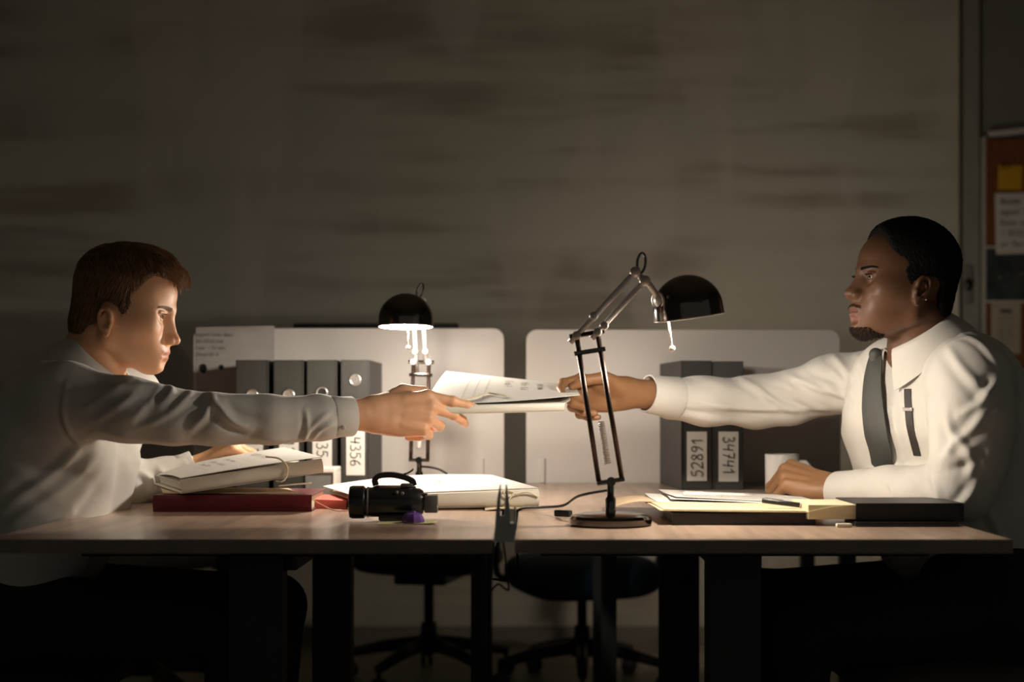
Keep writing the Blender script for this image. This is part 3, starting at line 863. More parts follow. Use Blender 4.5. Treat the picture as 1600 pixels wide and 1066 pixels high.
def lamp(base, elbow, top, shade_c, shade_n, shade_r, label, cable, knob_side=1, sw=None, power=5.0, loop=None, tint=(1.0, 0.89, 0.765)):
    """base: foot centre on the desk; elbow, top: arm joints; shade_c: centre of the shade's rim; shade_n: direction the dome points"""
    base = np.array(base, float)
    r = empty('desk_lamp', base); tag(r, label, 'lamp', 'chrome desk lamps')
    L = lambda p: np.array(p, float) - base
    MB().lathe([(.001, 0), (.066, 0), (.070, .003), (.070, .012), (.067, .017), (.055, .020), (.02, .022), (.001, .023)], n=48).build('base', M_nickel, r, auto=30)
    MB().lathe([(.009, .02), (.009, .045), (.006, .05), (.006, .075)], n=16).build('stem', M_nickel, r, smooth=True)
    j0 = np.array([0, 0, .075])
    e = L(elbow); t = L(top)
    # lower parallel arms
    ax = e - j0; ax /= np.linalg.norm(ax)
    pl = np.cross(ax, [0, 1, 0]); pl /= np.linalg.norm(pl)
    nrm = np.array([0, 1.0, 0])
    g1 = .018
    brk = MB()
    brk.box((-.024, -.010, -.004), (.024, .010, .004), .002, R=np.stack([pl, nrm, ax], 1), c=j0)
    brk.lathe([(.001, -.016), (.008, -.016), (.008, .016), (.001, .016)], j0, axis=(0, 1, 0), n=16)
    brk.build('lower_joint', M_nickel, r, auto=30)
    for s in (-1, 1):
        a = j0 + pl * g1 * s * 1.1; b_ = e + pl * g1 * s
        MB().tube([a, b_], .0045, 10).build('lower_arm_rod', M_rod, r, smooth=True)
        if s < 0: continue
        a = (j0 * 2 + ax * .02) / 2; b_ = e
        hel = []
        for i in range(161):
            u = i / 160; p = a + (b_ - a) * (.08 + .30 * u); an = u * 2 * math.pi * 22
            hel.append(p + .0052 * (math.cos(an) * pl + math.sin(an) * nrm))
        MB().tube(hel, .0011, 5).build('spring', M_chrome, r, smooth=True)
    br = MB()
    br.box((-.027, -.006, -.004), (.027, .006, .004), .0015, R=np.stack([pl, nrm, ax], 1), c=e - ax * .03)
    br.tube([e - pl * .030, e + pl * .030], .0042, 8)
    br.build('elbow_bar', M_nickel, r, auto=30)
    kn = []
    ax2 = t - e; ax2 /= np.linalg.norm(ax2); pl2 = np.cross(ax2, [0, 1, 0]); pl2 /= np.linalg.norm(pl2)
    for q in (e - pl * g1, e + pl * g1, e + ax2 * .03 + pl2 * .012, e + ax2 * .03 - pl2 * .012):
        MB().lathe([(.001, -.013), (.0065, -.013), (.0075, -.010), (.0075, .010), (.0065, .013), (.001, .013)], q, axis=(0, 1, 0), n=14).build('elbow_knob', M_chrome, r, smooth=True)
    for s in (-1, 1):
        MB().tube([e + pl2 * .011 * s - ax2 * .03 * (s > 0), t + pl2 * .011 * s], .0052, 12).build('upper_arm_rod', mat('rod_lit', (0.88, 0.82, 0.81), 0.25, noise=0.03, coat=0.5), r, smooth=True)  # near-white rod colour stands in for lamplight reflected by the metal
    for q in (t - pl2 * .011, t + pl2 * .011):
        MB().lathe([(.001, -.013), (.0085, -.012), (.0095, .0), (.0085, .012), (.001, .013)], q, axis=(0, 1, 0), n=14).build('head_knob', M_chrome, r, smooth=True)
    lp = loop if loop is not None else np.array([0.06, 0, 1.0])
    lp = lp / np.linalg.norm(lp)
    sd = np.cross(lp, [0, 1, 0])
    pts = [t + lp * (.006 + .034 * (1 - math.cos(a)) / 2 * 1.0) + sd * .007 * math.sin(a) for a in [i * 2 * math.pi / 20 for i in range(20)]]
    MB().tube(pts, .0022, 6, closed=True).build('top_loop', M_nickel, r, smooth=True)
    # shade
    sc = L(shade_c); sn = np.array(shade_n, float); sn /= np.linalg.norm(sn); R_ = shade_r
    prof = [(R_, 0.0), (R_ * 1.0, .006), (R_ * .995, R_ * .25)] + [(R_ * math.cos(a), R_ * .25 + R_ * .98 * math.sin(a)) for a in [math.radians(q) for q in range(8, 91, 8)]] + [(.001, R_ * 1.23)]
    sh = MB().lathe(prof, sc, axis=sn, n=56).build('shade', M_nickel, r, smooth=True)
    prof2 = [(r_ * .965, z_ * .97 + .0005) for r_, z_ in prof]
    ins = MB().lathe(prof2, sc, axis=sn, n=56).build('shade_lining', M_white_in, sh, smooth=True)
    MB().tube([sc + sn * .001 + R_ * .985 * (math.cos(a) * np.cross(sn, [0, 1, 0]) / np.linalg.norm(np.cross(sn, [0, 1, 0])) + math.sin(a) * np.cross(sn, np.cross(sn, [0, 1, 0])) / np.linalg.norm(np.cross(sn, np.cross(sn, [0, 1, 0])))) for a in [i * math.pi / 24 for i in range(48)]], R_ * .018 + .0004, 6, closed=True).build('shade_rim', M_chrome, sh, smooth=True)
    bb = MB().ball((0, 0, 0), .021, 20).build('bulb', M_bulb, r, smooth=True); bb.location = sc + sn * R_ * .48
    MB().lathe([(.014, .0), (.014, .016), (.001, .016)], sc + sn * (R_ * .48 + .016), axis=sn, n=18).build('socket', M_nickel, r, smooth=True)
    # yoke from arm head to shade side
    side = t - (sc + sn * R_ * .55); dirp = side - sn * np.dot(side, sn); dirp /= np.linalg.norm(dirp)
    att = sc + sn * R_ * .62 + dirp * R_ * .86
    yk = MB()
    yk.tube([t, (t + att) / 2 + sn * .006, att], .0055, 8)
    yk.lathe([(.012, 0), (.014, .006), (.010, .012), (.001, .013)], att - dirp * .004, axis=dirp, n=18)
    u = np.cross(dirp, sn); c0 = att + dirp * .004
    yk.tube([c0 + .019 * math.cos(a) * u + .013 * math.sin(a) * sn for a in [i * math.pi / 12 for i in range(24)]], .0022, 6, closed=True)
    yk.build('yoke', M_chrome, r, smooth=True)
    if sw is not None:
        s0 = L(sw)
        z0 = np.dot(s0 - sc, sn)
        q = MB().tube([s0 + sn * (.055), s0], .0016, 6); q.ball(s0 - sn * .002, .0052, 12)
        q.build('pull_switch', M_chrome, r, smooth=True)
    ld = bpy.data.lights.new('bulb_light', 'POINT'); ld.energy = power; ld.color = tint; ld.shadow_soft_size = .028
    lo = bpy.data.objects.new('bulb_light', ld); COL.objects.link(lo); lo.parent = r
    lo.location = [float(v) for v in (sc + sn * (R_ * .48 - .030))]
    MB().tube(smoothline([L(p) for p in cable], 6), .0024, 6).build('cable', M_cable, r, smooth=True)
    return r

bR = P(954, 832, 2.42); bR[2] = DZ
lamp(bR, P(917, 522, 2.42), P(1000, 432, 2.42), P(1077, 497, 2.46), (-.14, -.070, .99), .0610,
     'black nickel desk lamp standing near the front of the right desk',
     [bR + [-.0, .01, .06], P(905, 775, 2.50), P(880, 790, 2.58), P(845, 793, 2.68), P(812, 796, 2.75), P(806, 815, 2.80), P(806, 900, 2.85), P(770, 905, 2.9)],
     sw=P(1050, 543, 2.45), power=LAMP_R, loop=np.array([.1, 0, 1]))
c = P(880, 786, 2.583)
o = MB().box((-.016, -.007, -.006), (.016, .007, .006), .003).build('cord_switch', M_pl, loc=(0, 0, 0))
o.location = (c[0], c[1], DZ + .0075); o.rotation_euler = (0, -.0, -.5); tag(o, 'black inline switch on the cable left of right lamp', 'switch')

bL = P(655, 750, 3.32); bL[2] = DZ
lamp(bL, P(658, 566, 3.32), P(652, 470, 3.22), P(634, 511, 3.07), (.0, .045, 1.0), .0593,
     'black nickel desk lamp behind the handed folder on the left desk',
     [bL + [.0, .01, .06], bL + [.05, .02, .05], bL + [.11, .05, .004], bL + [.16, .10, .004], bL + [.175, .2, .004], bL + [.195, .24, -.08]],
     sw=P(638, 542, 3.06), power=LAMP_W, loop=np.array([.28, 0, 1]))

# lamp beyond the right screen, its shade turned to the wall
b3 = np.array([.70, 3.98, .7414])
lamp(b3, b3 + [-.02, .06, .22], b3 + [.05, .10, .31], b3 + [.06, .205, .275], (0, -.94, .34), .0585,
     'desk lamp beyond the right screen with its shade turned to the wall',
     [b3 + [0, .01, .06], b3 + [.06, .06, .004], b3 + [.15, .12, .004], b3 + [.22, .2, .004]], power=WALL_W, tint=(1.0, 0.845, 0.665), loop=np.array([.1, 0, .3]))

# ================================================================== folders and paper
M_card = mat('folder_card', (0.64, 0.615, 0.565), 0.55, noise=0.05, nscale=6)
M_card_s = mat('folder_spine', (0.66, 0.63, 0.54), 0.5, noise=0.06, nscale=9)
M_card_in = mat('folder_inside', (0.55, 0.52, 0.43), 0.6, noise=0.06, nscale=9)
M_string = mat('cotton_tape', (0.70, 0.62, 0.46), 0.8, noise=0.15, nscale=90)
M_rule = mat('rule_grey', (0.42, 0.36, 0.33), 0.7, noise=0.1)

def file_folder(O, e1, e2, up, th, label, cover, texts, rules, string=None, flap=True, lift=(.006, .012), taperr=1.0):
    """cardboard file: tray with spine along e1 at O, depth e2; lid sheet cover(u,v) -> local xyz"""
    O = np.array(O, float); e1 = np.array(e1, float); e2 = np.array(e2, float)
    up = np.array(up, float); up /= np.linalg.norm(up)
    r = empty('file_folder', O); tag(r, label, 'folder', 'white cardboard case files')
    w_ = MB()
    w_.sheet(lambda u, v: e1 * u + e2 * v + up * .0012 , 8, 8, .0012); w_.build('bottom_board', M_card_s, r)
    # rounded spine
    def spine(u, v):
        a = math.pi * v; t_ = th * (1 + (taperr - 1) * u)
        return e1 * u + up * (t_ / 2 * (1 - math.cos(a))) - e2 / np.linalg.norm(e2) * (.30 * t_ * math.sin(a)) + up * .0012
    MB().sheet(spine, 16, 10, .001).build('spine', M_card_s, r, auto=40)
    # papers inside
    n2 = e2 / np.linalg.norm(e2); n1 = e1 / np.linalg.norm(e1)
    q = MB()
    for k in range(5):
        z = .003 + k * (th * .62 - .003) / 5
        q.sheet(lambda u, v, z=z, k=k: e1 * (.03 + .93 * u) + e2 * (.03 + (.90 + .012 * (k % 3)) * v) + up * (z + (th * .62) / 5), 2, 2, th * .62 / 5 - .0008)
    q.build('papers', M_card_in, r)
    MB().sheet(cover, 18, 14, .0011).build('cover', M_card, r, auto=40)
    if flap:
        MB().sheet(lambda u, v: e1 * (.012 + .14 * u + .0 * v) + e2 * (.02 + .9 * v) + up * (th * (.75 + .15 * u * (1 - v))), 4, 6, .0009).build('inner_flap', M_card_s, r)
    l1, l2 = np.linalg.norm(e1), np.linalg.norm(e2)
    fuv = lambda a, b: cover(a / l1, b / l2)
    it = []
    for t_, a0, b0, h, ang in texts:
        s, _ = strokes(t_, h)
        ca, sa = math.cos(ang), math.sin(ang)
        it += [[(a0 + a * ca - b * sa, b0 + a * sa + b * ca) for a, b in ln] for ln in s]
    if it: write('handwriting', it, fuv, M_ink, r, wd=.0013, off=.0005)
    if rules: write('ruled_lines', rules, fuv, M_rule, r, wd=.0006, off=.0004)
    if string:
        for s in string: MB().tube(smoothline(s, 6), .0019, 6).build('string_tie', M_string, r, smooth=True)
    return r

# --- maroon book and case file lying on it (left desk)
M_maroon = mat('maroon_cover', (0.105, 0.006, 0.010), 0.35, noise=0.25, nscale=50, bump=0.08, bscale=200)
c = np.array([-.728, 2.715, DZ + .0004])
r = empty('maroon_book', c, .02); tag(r, 'thick maroon book lying under white file on the left desk', 'book')
bw = .302
MB().box((0, 0, 0), (bw, .215, .0032), .001).build('cover', M_maroon, r)
MB().box((0, 0, .0285), (bw, .215, .0318), .001).build('cover', M_maroon, r)
f = lambda u, v: np.array([bw * u, -.004 * math.sin(math.pi * v) + .0008, .0318 * v])
MB().sheet(f, 3, 8, .002).build('spine', M_maroon, r, auto=40)
MB().box((.004, .004, .003), (bw - .005, .208, .0287)).build('pages', mat('pages_buff', (0.60, 0.52, 0.36), 0.8, noise=0.15, nscale=300, stretch=(.05, .05, 1)), r)
BT = DZ + .0325
o = MB().sheet(lambda u, v: np.array([-.715 + .262 * u - .05 * v, 2.74 + .17 * v, BT + .0022 + .0008 * math.sin(5 * u)]), 6, 4, .0016).build('buff_envelope', mat('buff', (0.62, 0.50, 0.33), 0.7, noise=0.1)); tag(o, 'buff envelope between the maroon book and the white file', 'envelope')

O = np.array([-.668, 2.692, BT + .0040]); e1 = np.array([.258, .066, .036]); e2 = np.array([-.118, .255, .003])
up = np.cross(e1, e2); up /= np.linalg.norm(up)
def coverA(u, v):
    z = .0295 + .005 * math.sin(math.pi * min(max(v, 0), 1)) * (1 - u) ** 2 + .003 * math.sin(2.6 * u) + .008 * v * u
    z += -.012 * (1 - u) ** 6 * v
    return e1 * (u * 1.0 + .012) + e2 * v + up * z
l1A = np.linalg.norm(e1)
file_folder(O, e1, e2, up, .026, 'white case file with handwriting lying on the maroon book', coverA,
            [('N035-57.01', l1A * .68, .225, .0165, -math.pi / 2), ('Agent name', l1A * .47, .205, .0115, -math.pi / 2),
             ('Affair: Kid sub', l1A * .36, .21, .0115, -math.pi / 2), ('ID code 783', l1A * .27, .20, .0105, -math.pi / 2)],
            [[(l1A * .60, .05), (l1A * .60, .22)], [(l1A * .22, .06), (l1A * .22, .2)], [(l1A * .56, .05), (l1A * .56, .22)]],
            string=[[e1 * .62 + e2 * .03 + up * .046, e1 * .70 - e2 * .02 + up * .040, e1 * .74 - e2 * .045 + up * .022, e1 * .72 - e2 * .05 + up * .002, e1 * .68 - e2 * .05 - up * .004, e1 * .66 - e2 * .01 - up * .0025],
                    [e1 * .66 - e2 * .048 - up * .0115, e1 * .76 - e2 * .055 - up * .0125, e1 * .86 - e2 * .05 - up * .0145, e1 * .90 - e2 * .03 - up * .0155]], taperr=1.05)

# --- red folder peeking out behind
o = MB().sheet(lambda u, v: np.array([-.50 + .13 * u, 2.80 + .16 * v, DZ + .020 - .004 * u]), 4, 4, .0196).build('red_folder', mat('salmon_red', (0.62, 0.12, 0.09), 0.5, noise=0.1)); tag(o, 'thin salmon red folder showing right of the maroon book', 'folder')
# pink ribbon
pts = smoothline([[-.425, 2.745, DZ + .020], [-.405, 2.735, DZ + .010], [-.380, 2.722, DZ + .0022], [-.345, 2.728, DZ + .0022], [-.33, 2.735, DZ + .0022]], 5)
o = MB().tube(pts, .0012, 6).build('page_ribbon', mat('ribbon_pink', (0.75, 0.38, 0.28), 0.7, noise=0.1), smooth=True); tag(o, 'thin pink ribbon curling onto the desk beside maroon book', 'ribbon')

# --- bulging case file lying behind the camcorder
O2 = np.array([-.355, 2.76, DZ + .0006]); f1 = np.array([.362, .030, .004]); f2 = np.array([-.10, .30, .0])
up2 = np.array([0, 0, 1.0])
def coverB(u, v):
    z = .0290 + .0085 * u + .010 * math.sin(math.pi * u) * v + .010 * v * u
    return f1 * u + f2 * (v + .0) + up2 * z
l1B = np.linalg.norm(f1)
file_folder(O2, f1, f2, up2, .026, 'bulging white case file lying behind the camcorder', coverB,
            [('Agent name', l1B * .58, .24, .011, -math.pi / 2), ('Affair', l1B * .66, .24, .011, -math.pi / 2), ('No 27', l1B * .2, .27, .012, -math.pi / 2)],
            [[(l1B * .30, .05), (l1B * .30, .25)]],
            string=[smoothline([f1 * .86 - f2 * .03 + up2 * .030, f1 * .80 - f2 * .05 + up2 * .034, f1 * .82 - f2 * .05 + up2 * .022, f1 * .87 - f2 * .05 + up2 * .026], 3),
                    [f1 * .85 - f2 * .05 + up2 * .026, f1 * .82 - f2 * .06 + up2 * .012, f1 * .81 - f2 * .08 + up2 * .0015],
                    [f1 * .86 - f2 * .05 + up2 * .026, f1 * .93 - f2 * .05 + up2 * .030, f1 * .99 - f2 * .04 + up2 * .020]], taperr=1.32)
o = MB().sheet(lambda u, v: np.array([-.08 + .075 * u - .01 * v, 2.735 + .22 * v + .02 * u, DZ + .0035 + .010 * u * (1 - u)]), 6, 4, .0025).build('buff_envelope', MATS['buff'])
o.location = (-.015, 0.0, 0); tag(o, 'buff envelope sticking out under the bulging file', 'envelope')

# --- case file handed across the desks
O3 = P(688, 648, 2.705); g1 = P(882, 643, 2.775) - O3; g2 = np.array([.010, .255, .052])
up3 = np.cross(g1, g2); up3 /= np.linalg.norm(up3)
cNL, cNR, cFL, cFR = [P(*q) - O3 for q in ((664, 631, 2.72), (906, 617, 2.79), (697, 580, 3.02), (895, 601, 3.05))]
def coverC(u, v):
    p = (cNL * (1 - u) + cNR * u) * (1 - v) + (cFL * (1 - u) + cFR * u) * v
    return p + up3 * (.006 * math.sin(math.pi * v) * (1 - .5 * u) - .004 * math.sin(math.pi * u) * (1 - v))
l1C = np.linalg.norm(g1); l2C = np.linalg.norm(g2)
file_folder(O3, g1, g2, up3, .0165, 'white case file held between the two men above desks', coverC,
            [('Agent name', l1C * .72, .19, .0135, -math.pi / 2), ('Affair: Kid', l1C * .60, .20, .0135, -math.pi / 2), ('ID code 7', l1C * .48, .21, .0135, -math.pi / 2)],
            [[(l1C * q, .02), (l1C * q, .23)] for q in (.22, .29, .36)],
            string=[[coverC(.20, .02) + up3 * .001, coverC(.30, .10) + up3 * .003, coverC(.38, .22) + up3 * .003, coverC(.45, .16) + up3 * .004, coverC(.52, .13) + up3 * .002]], flap=False)
# loose sheet sticking out on the right of that file
o = MB().sheet(lambda u, v: O3 + g1 * (.84 + .20 * u) + g2 * (.03 + .35 * v) + up3 * (.005 + .016 * u * u), 6, 4, .001).build('loose_sheet', M_paper); tag(o, 'loose white sheet slipping out of the handed file', 'paper')

# ------------------------------------------------------------------ camcorder
c = P(610, 817, 2.50); c[2] = DZ
r = empty('camcorder', c, .05); tag(r, 'black handheld camcorder with hand strap on the left desk', 'camcorder')
M_cam = mat('camcorder_black', (0.010, 0.0095, 0.0095), 0.33, noise=0.2, nscale=30, coat=0.2)
M_camg = mat('camcorder_grey', (0.15, 0.145, 0.13), 0.4, noise=0.1)
b = MB()
b.lathe([(.001, -.046), (.020, -.0465), (.025, -.044), (.0262, -.036), (.0262, .03), (.024, .052), (.02, .058), (.001, .059)], (0, 0, .034), axis=(1, 0, 0), n=32)
b.build('body', M_cam, r, auto=40)
MB().box((-.034, -.008, .018), (.046, .044, .062), .010).build('body_shell', M_cam, r, auto=35)
MB().lathe([(.022, -.072), (.0275, -.071), (.029, -.066), (.029, -.046), (.0262, -.044)], (0, 0, .034), axis=(1, 0, 0), n=32).build('lens_hood', M_cam, r, auto=40)
MB().lathe([(.001, -.060), (.021, -.060)], (0, 0, .034), axis=(1, 0, 0), n=24).build('lens_glass', mat('lens', (0.01, 0.01, 0.02), 0.05, coat=1.0), r)
MB().lathe([(.0268, -.0405), (.0272, -.040), (.0272, -.038), (.0268, -.0375)], (0, 0, .034), axis=(1, 0, 0), n=32).build('lens_ring', M_camg, r, smooth=True)
MB().box((-.02, -.022, .002), (.05, .03, .014), .004).build('bottom_plate', M_cam, r, auto=35)
MB().box((.044, -.018, .020), (.066, .020, .050), .004).build('viewfinder_neck', M_cam, r, auto=35)
MB().box((.060, -.022, .016), (.0835, .022, .0465), .003).build('viewfinder', M_camg, r, auto=35)
MB().lathe([(.011, 0), (.0125, .003), (.011, .006), (.001, .006)], (.036, -.008, .046), axis=(.2, -1, .4), n=20).build('mode_dial', M_camg, r, smooth=True)
MB().box((.018, -.010, .060), (.040, .014, .0665), .002).build('zoom_lever', M_camg, r, auto=35)
for x, z in ((.012, .052), (.022, .050)):
    MB().lathe([(.003, 0), (.003, .002), (.001, .0022)], (x, -.020, z), axis=(0, -1, .3), n=12).build('button', M_camg, r, smooth=True)
def strap(u, v):
    pts = [(-.030, .062), (-.032, .074), (-.022, .084), (.0, .0865), (.025, .082), (.042, .074), (.046, .064)]
    q = smoothline([(p[0], 0, p[1]) for p in pts], 6); i = u * (len(q) - 1); k = min(int(i), len(q) - 2)
    p = q[k] + (q[k + 1] - q[k]) * (i - k)
    return p + np.array([0, -.008 + .024 * v, 0])
MB().sheet(strap, 30, 3, .0095).build('hand_strap', mat('strap', (0.022, 0.016, 0.015), 0.6, noise=0.3, nscale=120), r, auto=40)
MB().tube([(.024, .004, .083), (.030, .0, .0845), (.038, -.004, .0895), (.040, -.006, .092)], .0016, 6).build('strap_end', M_cam, r)
c = P(645, 820, 2.455); c[2] = DZ
r = empty('purple_cap', c); tag(r, 'shiny purple tape dispenser lump beside the camcorder', 'tape')
M_pur = mat('purple_gloss', (0.16, 0.075, 0.30), 0.18, noise=0.3, nscale=30, coat=0.5)
MB().lathe([(.001, .0012), (.019, .0012), (.0205, .004), (.019, .010), (.015, .0165), (.010, .0195), (.001, .0195)], n=9).build('body', M_pur, r, auto=20)
MB().lathe([(.004, .0195), (.006, .0198), (.005, .0215), (.001, .0215)], n=12).build('top_button', M_pur, r, smooth=True)
r['label'] = 'small faceted purple cap lying beside the camcorder'; r['category'] = 'cap'
o = MB().sheet(lambda u, v: np.array([-.27 + .10 * u, 2.43 + .05 * v + .006 * u, DZ + .0010 + .0015 * u * u]), 5, 4, .0006).build('sticky_note', mat('pale_yellow', (0.66, 0.60, 0.30), 0.7, noise=0.05)); tag(o, 'pale yellow note lying flat under the purple cap', 'note')

# ------------------------------------------------------------------ steel clamp in the gap between the desks
c = P(788, 848, 2.158)
r = empty('steel_clamp', c); tag(r, 'forked steel clamp with black wire loop between the desks', 'clamp')
M_st = mat('clamp_steel', (0.50, 0.48, 0.45), 0.38, metal=0.25, noise=0.15, nscale=40)
K = 2.158 / FPX
def q2(px, py): return ((px - 788) * K, -(py - 848) * K)
body = [q2(*p) for p in ((772, 847), (804, 847), (806, 822), (797, 821), (797, 800), (795, 780), (792, 757), (790, 757), (789, 790), (788, 806), (782, 806), (782, 790), (783, 757), (781, 757), (777, 780), (775, 800))]
b = MB().prism(body, -.003, .003).build('fork_plate', M_st, r)
bm = bmesh.new(); bm.from_mesh(b.data); bmesh.ops.triangulate(bm, faces=bm.faces[:]); bm.to_mesh(b.data); bm.free()
MB().prism([q2(*p) for p in ((797, 822), (806, 822), (806, 818), (797, 818))], -.003, .03).build('jaw', M_st, r)
MB().prism([q2(*p) for p in ((803, 822), (806, 822), (806, 792), (803, 792))], .0, .03).build('jaw_lip', M_st, r)
w_ = [q2(*p) for p in ((773, 846), (768, 890), (763, 920), (767, 922), (773, 917), (779, 913), (785, 917), (791, 921), (795, 919), (791, 880), (786, 846))]
MB().tube(smoothline([(x, 0, z) for x, z in w_], 4), .0016, 6).build('wire_loop', M_cable, r, smooth=True)

# ================================================================== right desk papers
M_manila = mat('manila', (0.66, 0.52, 0.32), 0.6, noise=0.08, nscale=8)
M_black = mat('black_leather', (0.012, 0.0115, 0.011), 0.45, noise=0.3, nscale=150, bump=0.1, bscale=300)
# black flat folder
r = empty('black_folder', (.235, 2.42, DZ + .0004), .03); tag(r, 'flat black folder under the manila envelope on the right desk', 'folder')
MB().box((0, 0, 0), (.245, .16, .0022), .0006).build('bottom_board', M_black, r)
MB().box((0, 0, .0175), (.245, .16, .0197), .0006).build('top_board', M_black, r)
MB().box((.003, .003, .0022), (.242, .15, .0175)).build('papers', mat('papers_dark', (0.05, 0.045, 0.04), 0.7, noise=0.2), r)
MB().box((0, -.001, 0), (.245, .001, .0197)).build('spine', M_black, r)
# manila envelope
zt = DZ + .0205
def man(u, v):
    x = .215 + .295 * u - .01 * v; y = 2.425 + .215 * v - .015 * u
    zf = .0022 + .0022 * (1 - u) * (1 - .4 * v) - .008 * max(0, u - .86) / .14 + .001 * math.sin(3.0 * v) * (1 - u)
    return np.array([x, y, zt + zf])
r = empty('manila_envelope', (0, 0, 0)); tag(r, 'manila envelope under the loose papers on the right desk', 'envelope')
MB().sheet(man, 14, 10, .0012).build('front', M_manila, r, auto=40)
MB().sheet(lambda u, v: man(u, v) + np.array([.006, .004, .0016]), 14, 10, .0010).build('flap', M_manila, r, auto=40)
r.location = (0, 0, 0)
# kraft sheet standing up behind the lamp
o = MB().sheet(lambda u, v: np.array([.130 + .125 * u + .01 * v, 2.62 + .20 * v - .02 * u, DZ + .0024 + .026 * math.sin(2.2 * u + .3) * (1 - .5 * v) + .010 * v]), 12, 10, .0010).build('kraft_envelope', mat('kraft', (0.60, 0.45, 0.29), 0.65, noise=0.1), auto=40); tag(o, 'curled kraft envelope behind the foot of right lamp', 'envelope')
# white sheets
for i, (x, y, rz, lab) in enumerate(((.225, 2.60, .04, 'lowest white sheet of loose stack beside the fist'), (.250, 2.61, -.04, 'middle white sheet of loose stack beside the fist'), (.262, 2.625, .08, 'topmost white sheet of loose stack beside the fist'))):
    r = empty('paper_sheet', (x, y, DZ + .0275 + i * .0030), rz); tag(r, lab, 'paper', 'loose white sheets')
    MB().sheet(lambda u, v, i=i: np.array([.28 * u, .20 * v, .002 * math.sin(3 * u + i) * (1 - v) - .010 * u + .008 * max(0, v - .6) * (1 - u)]), 8, 6, .0006).build('sheet', M_paper, r)
    if i == 2:
        b = MB()
        for k in range(10):
            b.box((.03, .03 + k * .015, .0034), (.03 + .2 * rnd.uniform(.7, 1), .032 + k * .015, .0036))
        b.build('print_lines', mat('print_grey', (0.10, 0.10, 0.09), 0.7), r)
def pen(p0, p1, rad, mbody, mtip, label):
    p0 = np.array(p0, float); p1 = np.array(p1, float); d = (p1 - p0); L_ = np.linalg.norm(d); d /= L_
    r = empty('pen', p0); tag(r, label, 'pen')
    MB().lathe([(.001, 0), (rad, .001), (rad, L_ * .55), (rad * .93, L_ * .56), (rad * .93, L_ * .86)], axis=d, n=14).build('barrel', mbody, r, smooth=True)
    MB().lathe([(rad * .93, L_ * .86), (rad * .5, L_ * .95), (.0006, L_)], axis=d, n=14).build('tip', mtip, r, smooth=True)
    s = np.cross(d, [0, 0, 1]); s /= np.linalg.norm(s); u = np.cross(s, d)
    MB().box((-.0012, -.0006, .004), (.0012, .0006, L_ * .3), R=np.stack([s, u, d], 1), c=u * (rad + .001)).build('clip', mtip, r)
    MB().lathe([(rad * 1.04, L_ * .54), (rad * 1.08, L_ * .55), (rad * 1.04, L_ * .56)], axis=d, n=14).build('ring', mtip, r, smooth=True)
    return r
zp = zt + .0175
pen((.395, 2.47, zp + .001), (.515, 2.465, zt + .0035), .0045, M_black, M_chrome, 'black fountain pen lying across the manila envelope')
pen((.275, 2.64, DZ + .0395), (.41, 2.66, DZ + .0350), .0038, mat('pen_white', (0.65, 0.63, 0.6), 0.3, noise=0.05), M_chrome, 'white ballpoint pen lying on the loose white sheets')
# thick black notebook
r = empty('notebook', (.492, 2.405, DZ + .0085), .02); tag(r, 'thick black notebook with cream pages near front of right desk', 'notebook')
M_pages = mat('pages_cream', (0.72, 0.64, 0.42), 0.7, noise=0.12, nscale=300, stretch=(.05, .05, 1))
nl, nd, nh = .236, .15, .030
MB().box((0.052, 0, 0), (nl, nd, .0026), .001).build('cover', M_black, r)
MB().box((0.052, 0, nh - .0026), (nl, nd, nh), .001).build('cover', M_black, r)
MB().box((0.052, -.001, 0), (nl, .002, nh), .001).build('spine', M_black, r)
MB().box((-.028, .004, .0027), (nl - .004, nd - .004, nh - .0032)).build('pages', M_pages, r)
MB().sheet(lambda u, v: np.array([-.03 + .085 * u, .0005 + .14 * v, nh - .0028 - .012 * (1 - u) ** 2]), 6, 3, .0008).build('loose_page', M_pages, r)
r2 = empty('phone', (.538, 2.385, DZ + .0004), .0); tag(r2, 'slim black phone under the notebook at the right desk', 'phone')
MB().box((0, 0, 0), (.175, .085, .0078), .003).build('body', M_black, r2, auto=35)
MB().box((.004, .004, .0074), (.171, .081, .0080)).build('glass', mat('phone_glass', (0.006, 0.006, 0.007), 0.06, coat=0.5), r2)
o = MB().box((0, 0, 0), (.026, .012, .006), .002).build('eraser', mat('eraser_white', (0.70, 0.66, 0.52), 0.7, noise=0.1)); o.location = (.505, 2.375, DZ + .0004); tag(o, 'small cream eraser beside phone at front of right desk', 'eraser')

# ================================================================== people
def head_frame(yaw, pitch, roll=0.0):
    return rotz(yaw) @ roty(pitch) @ rotx(roll)


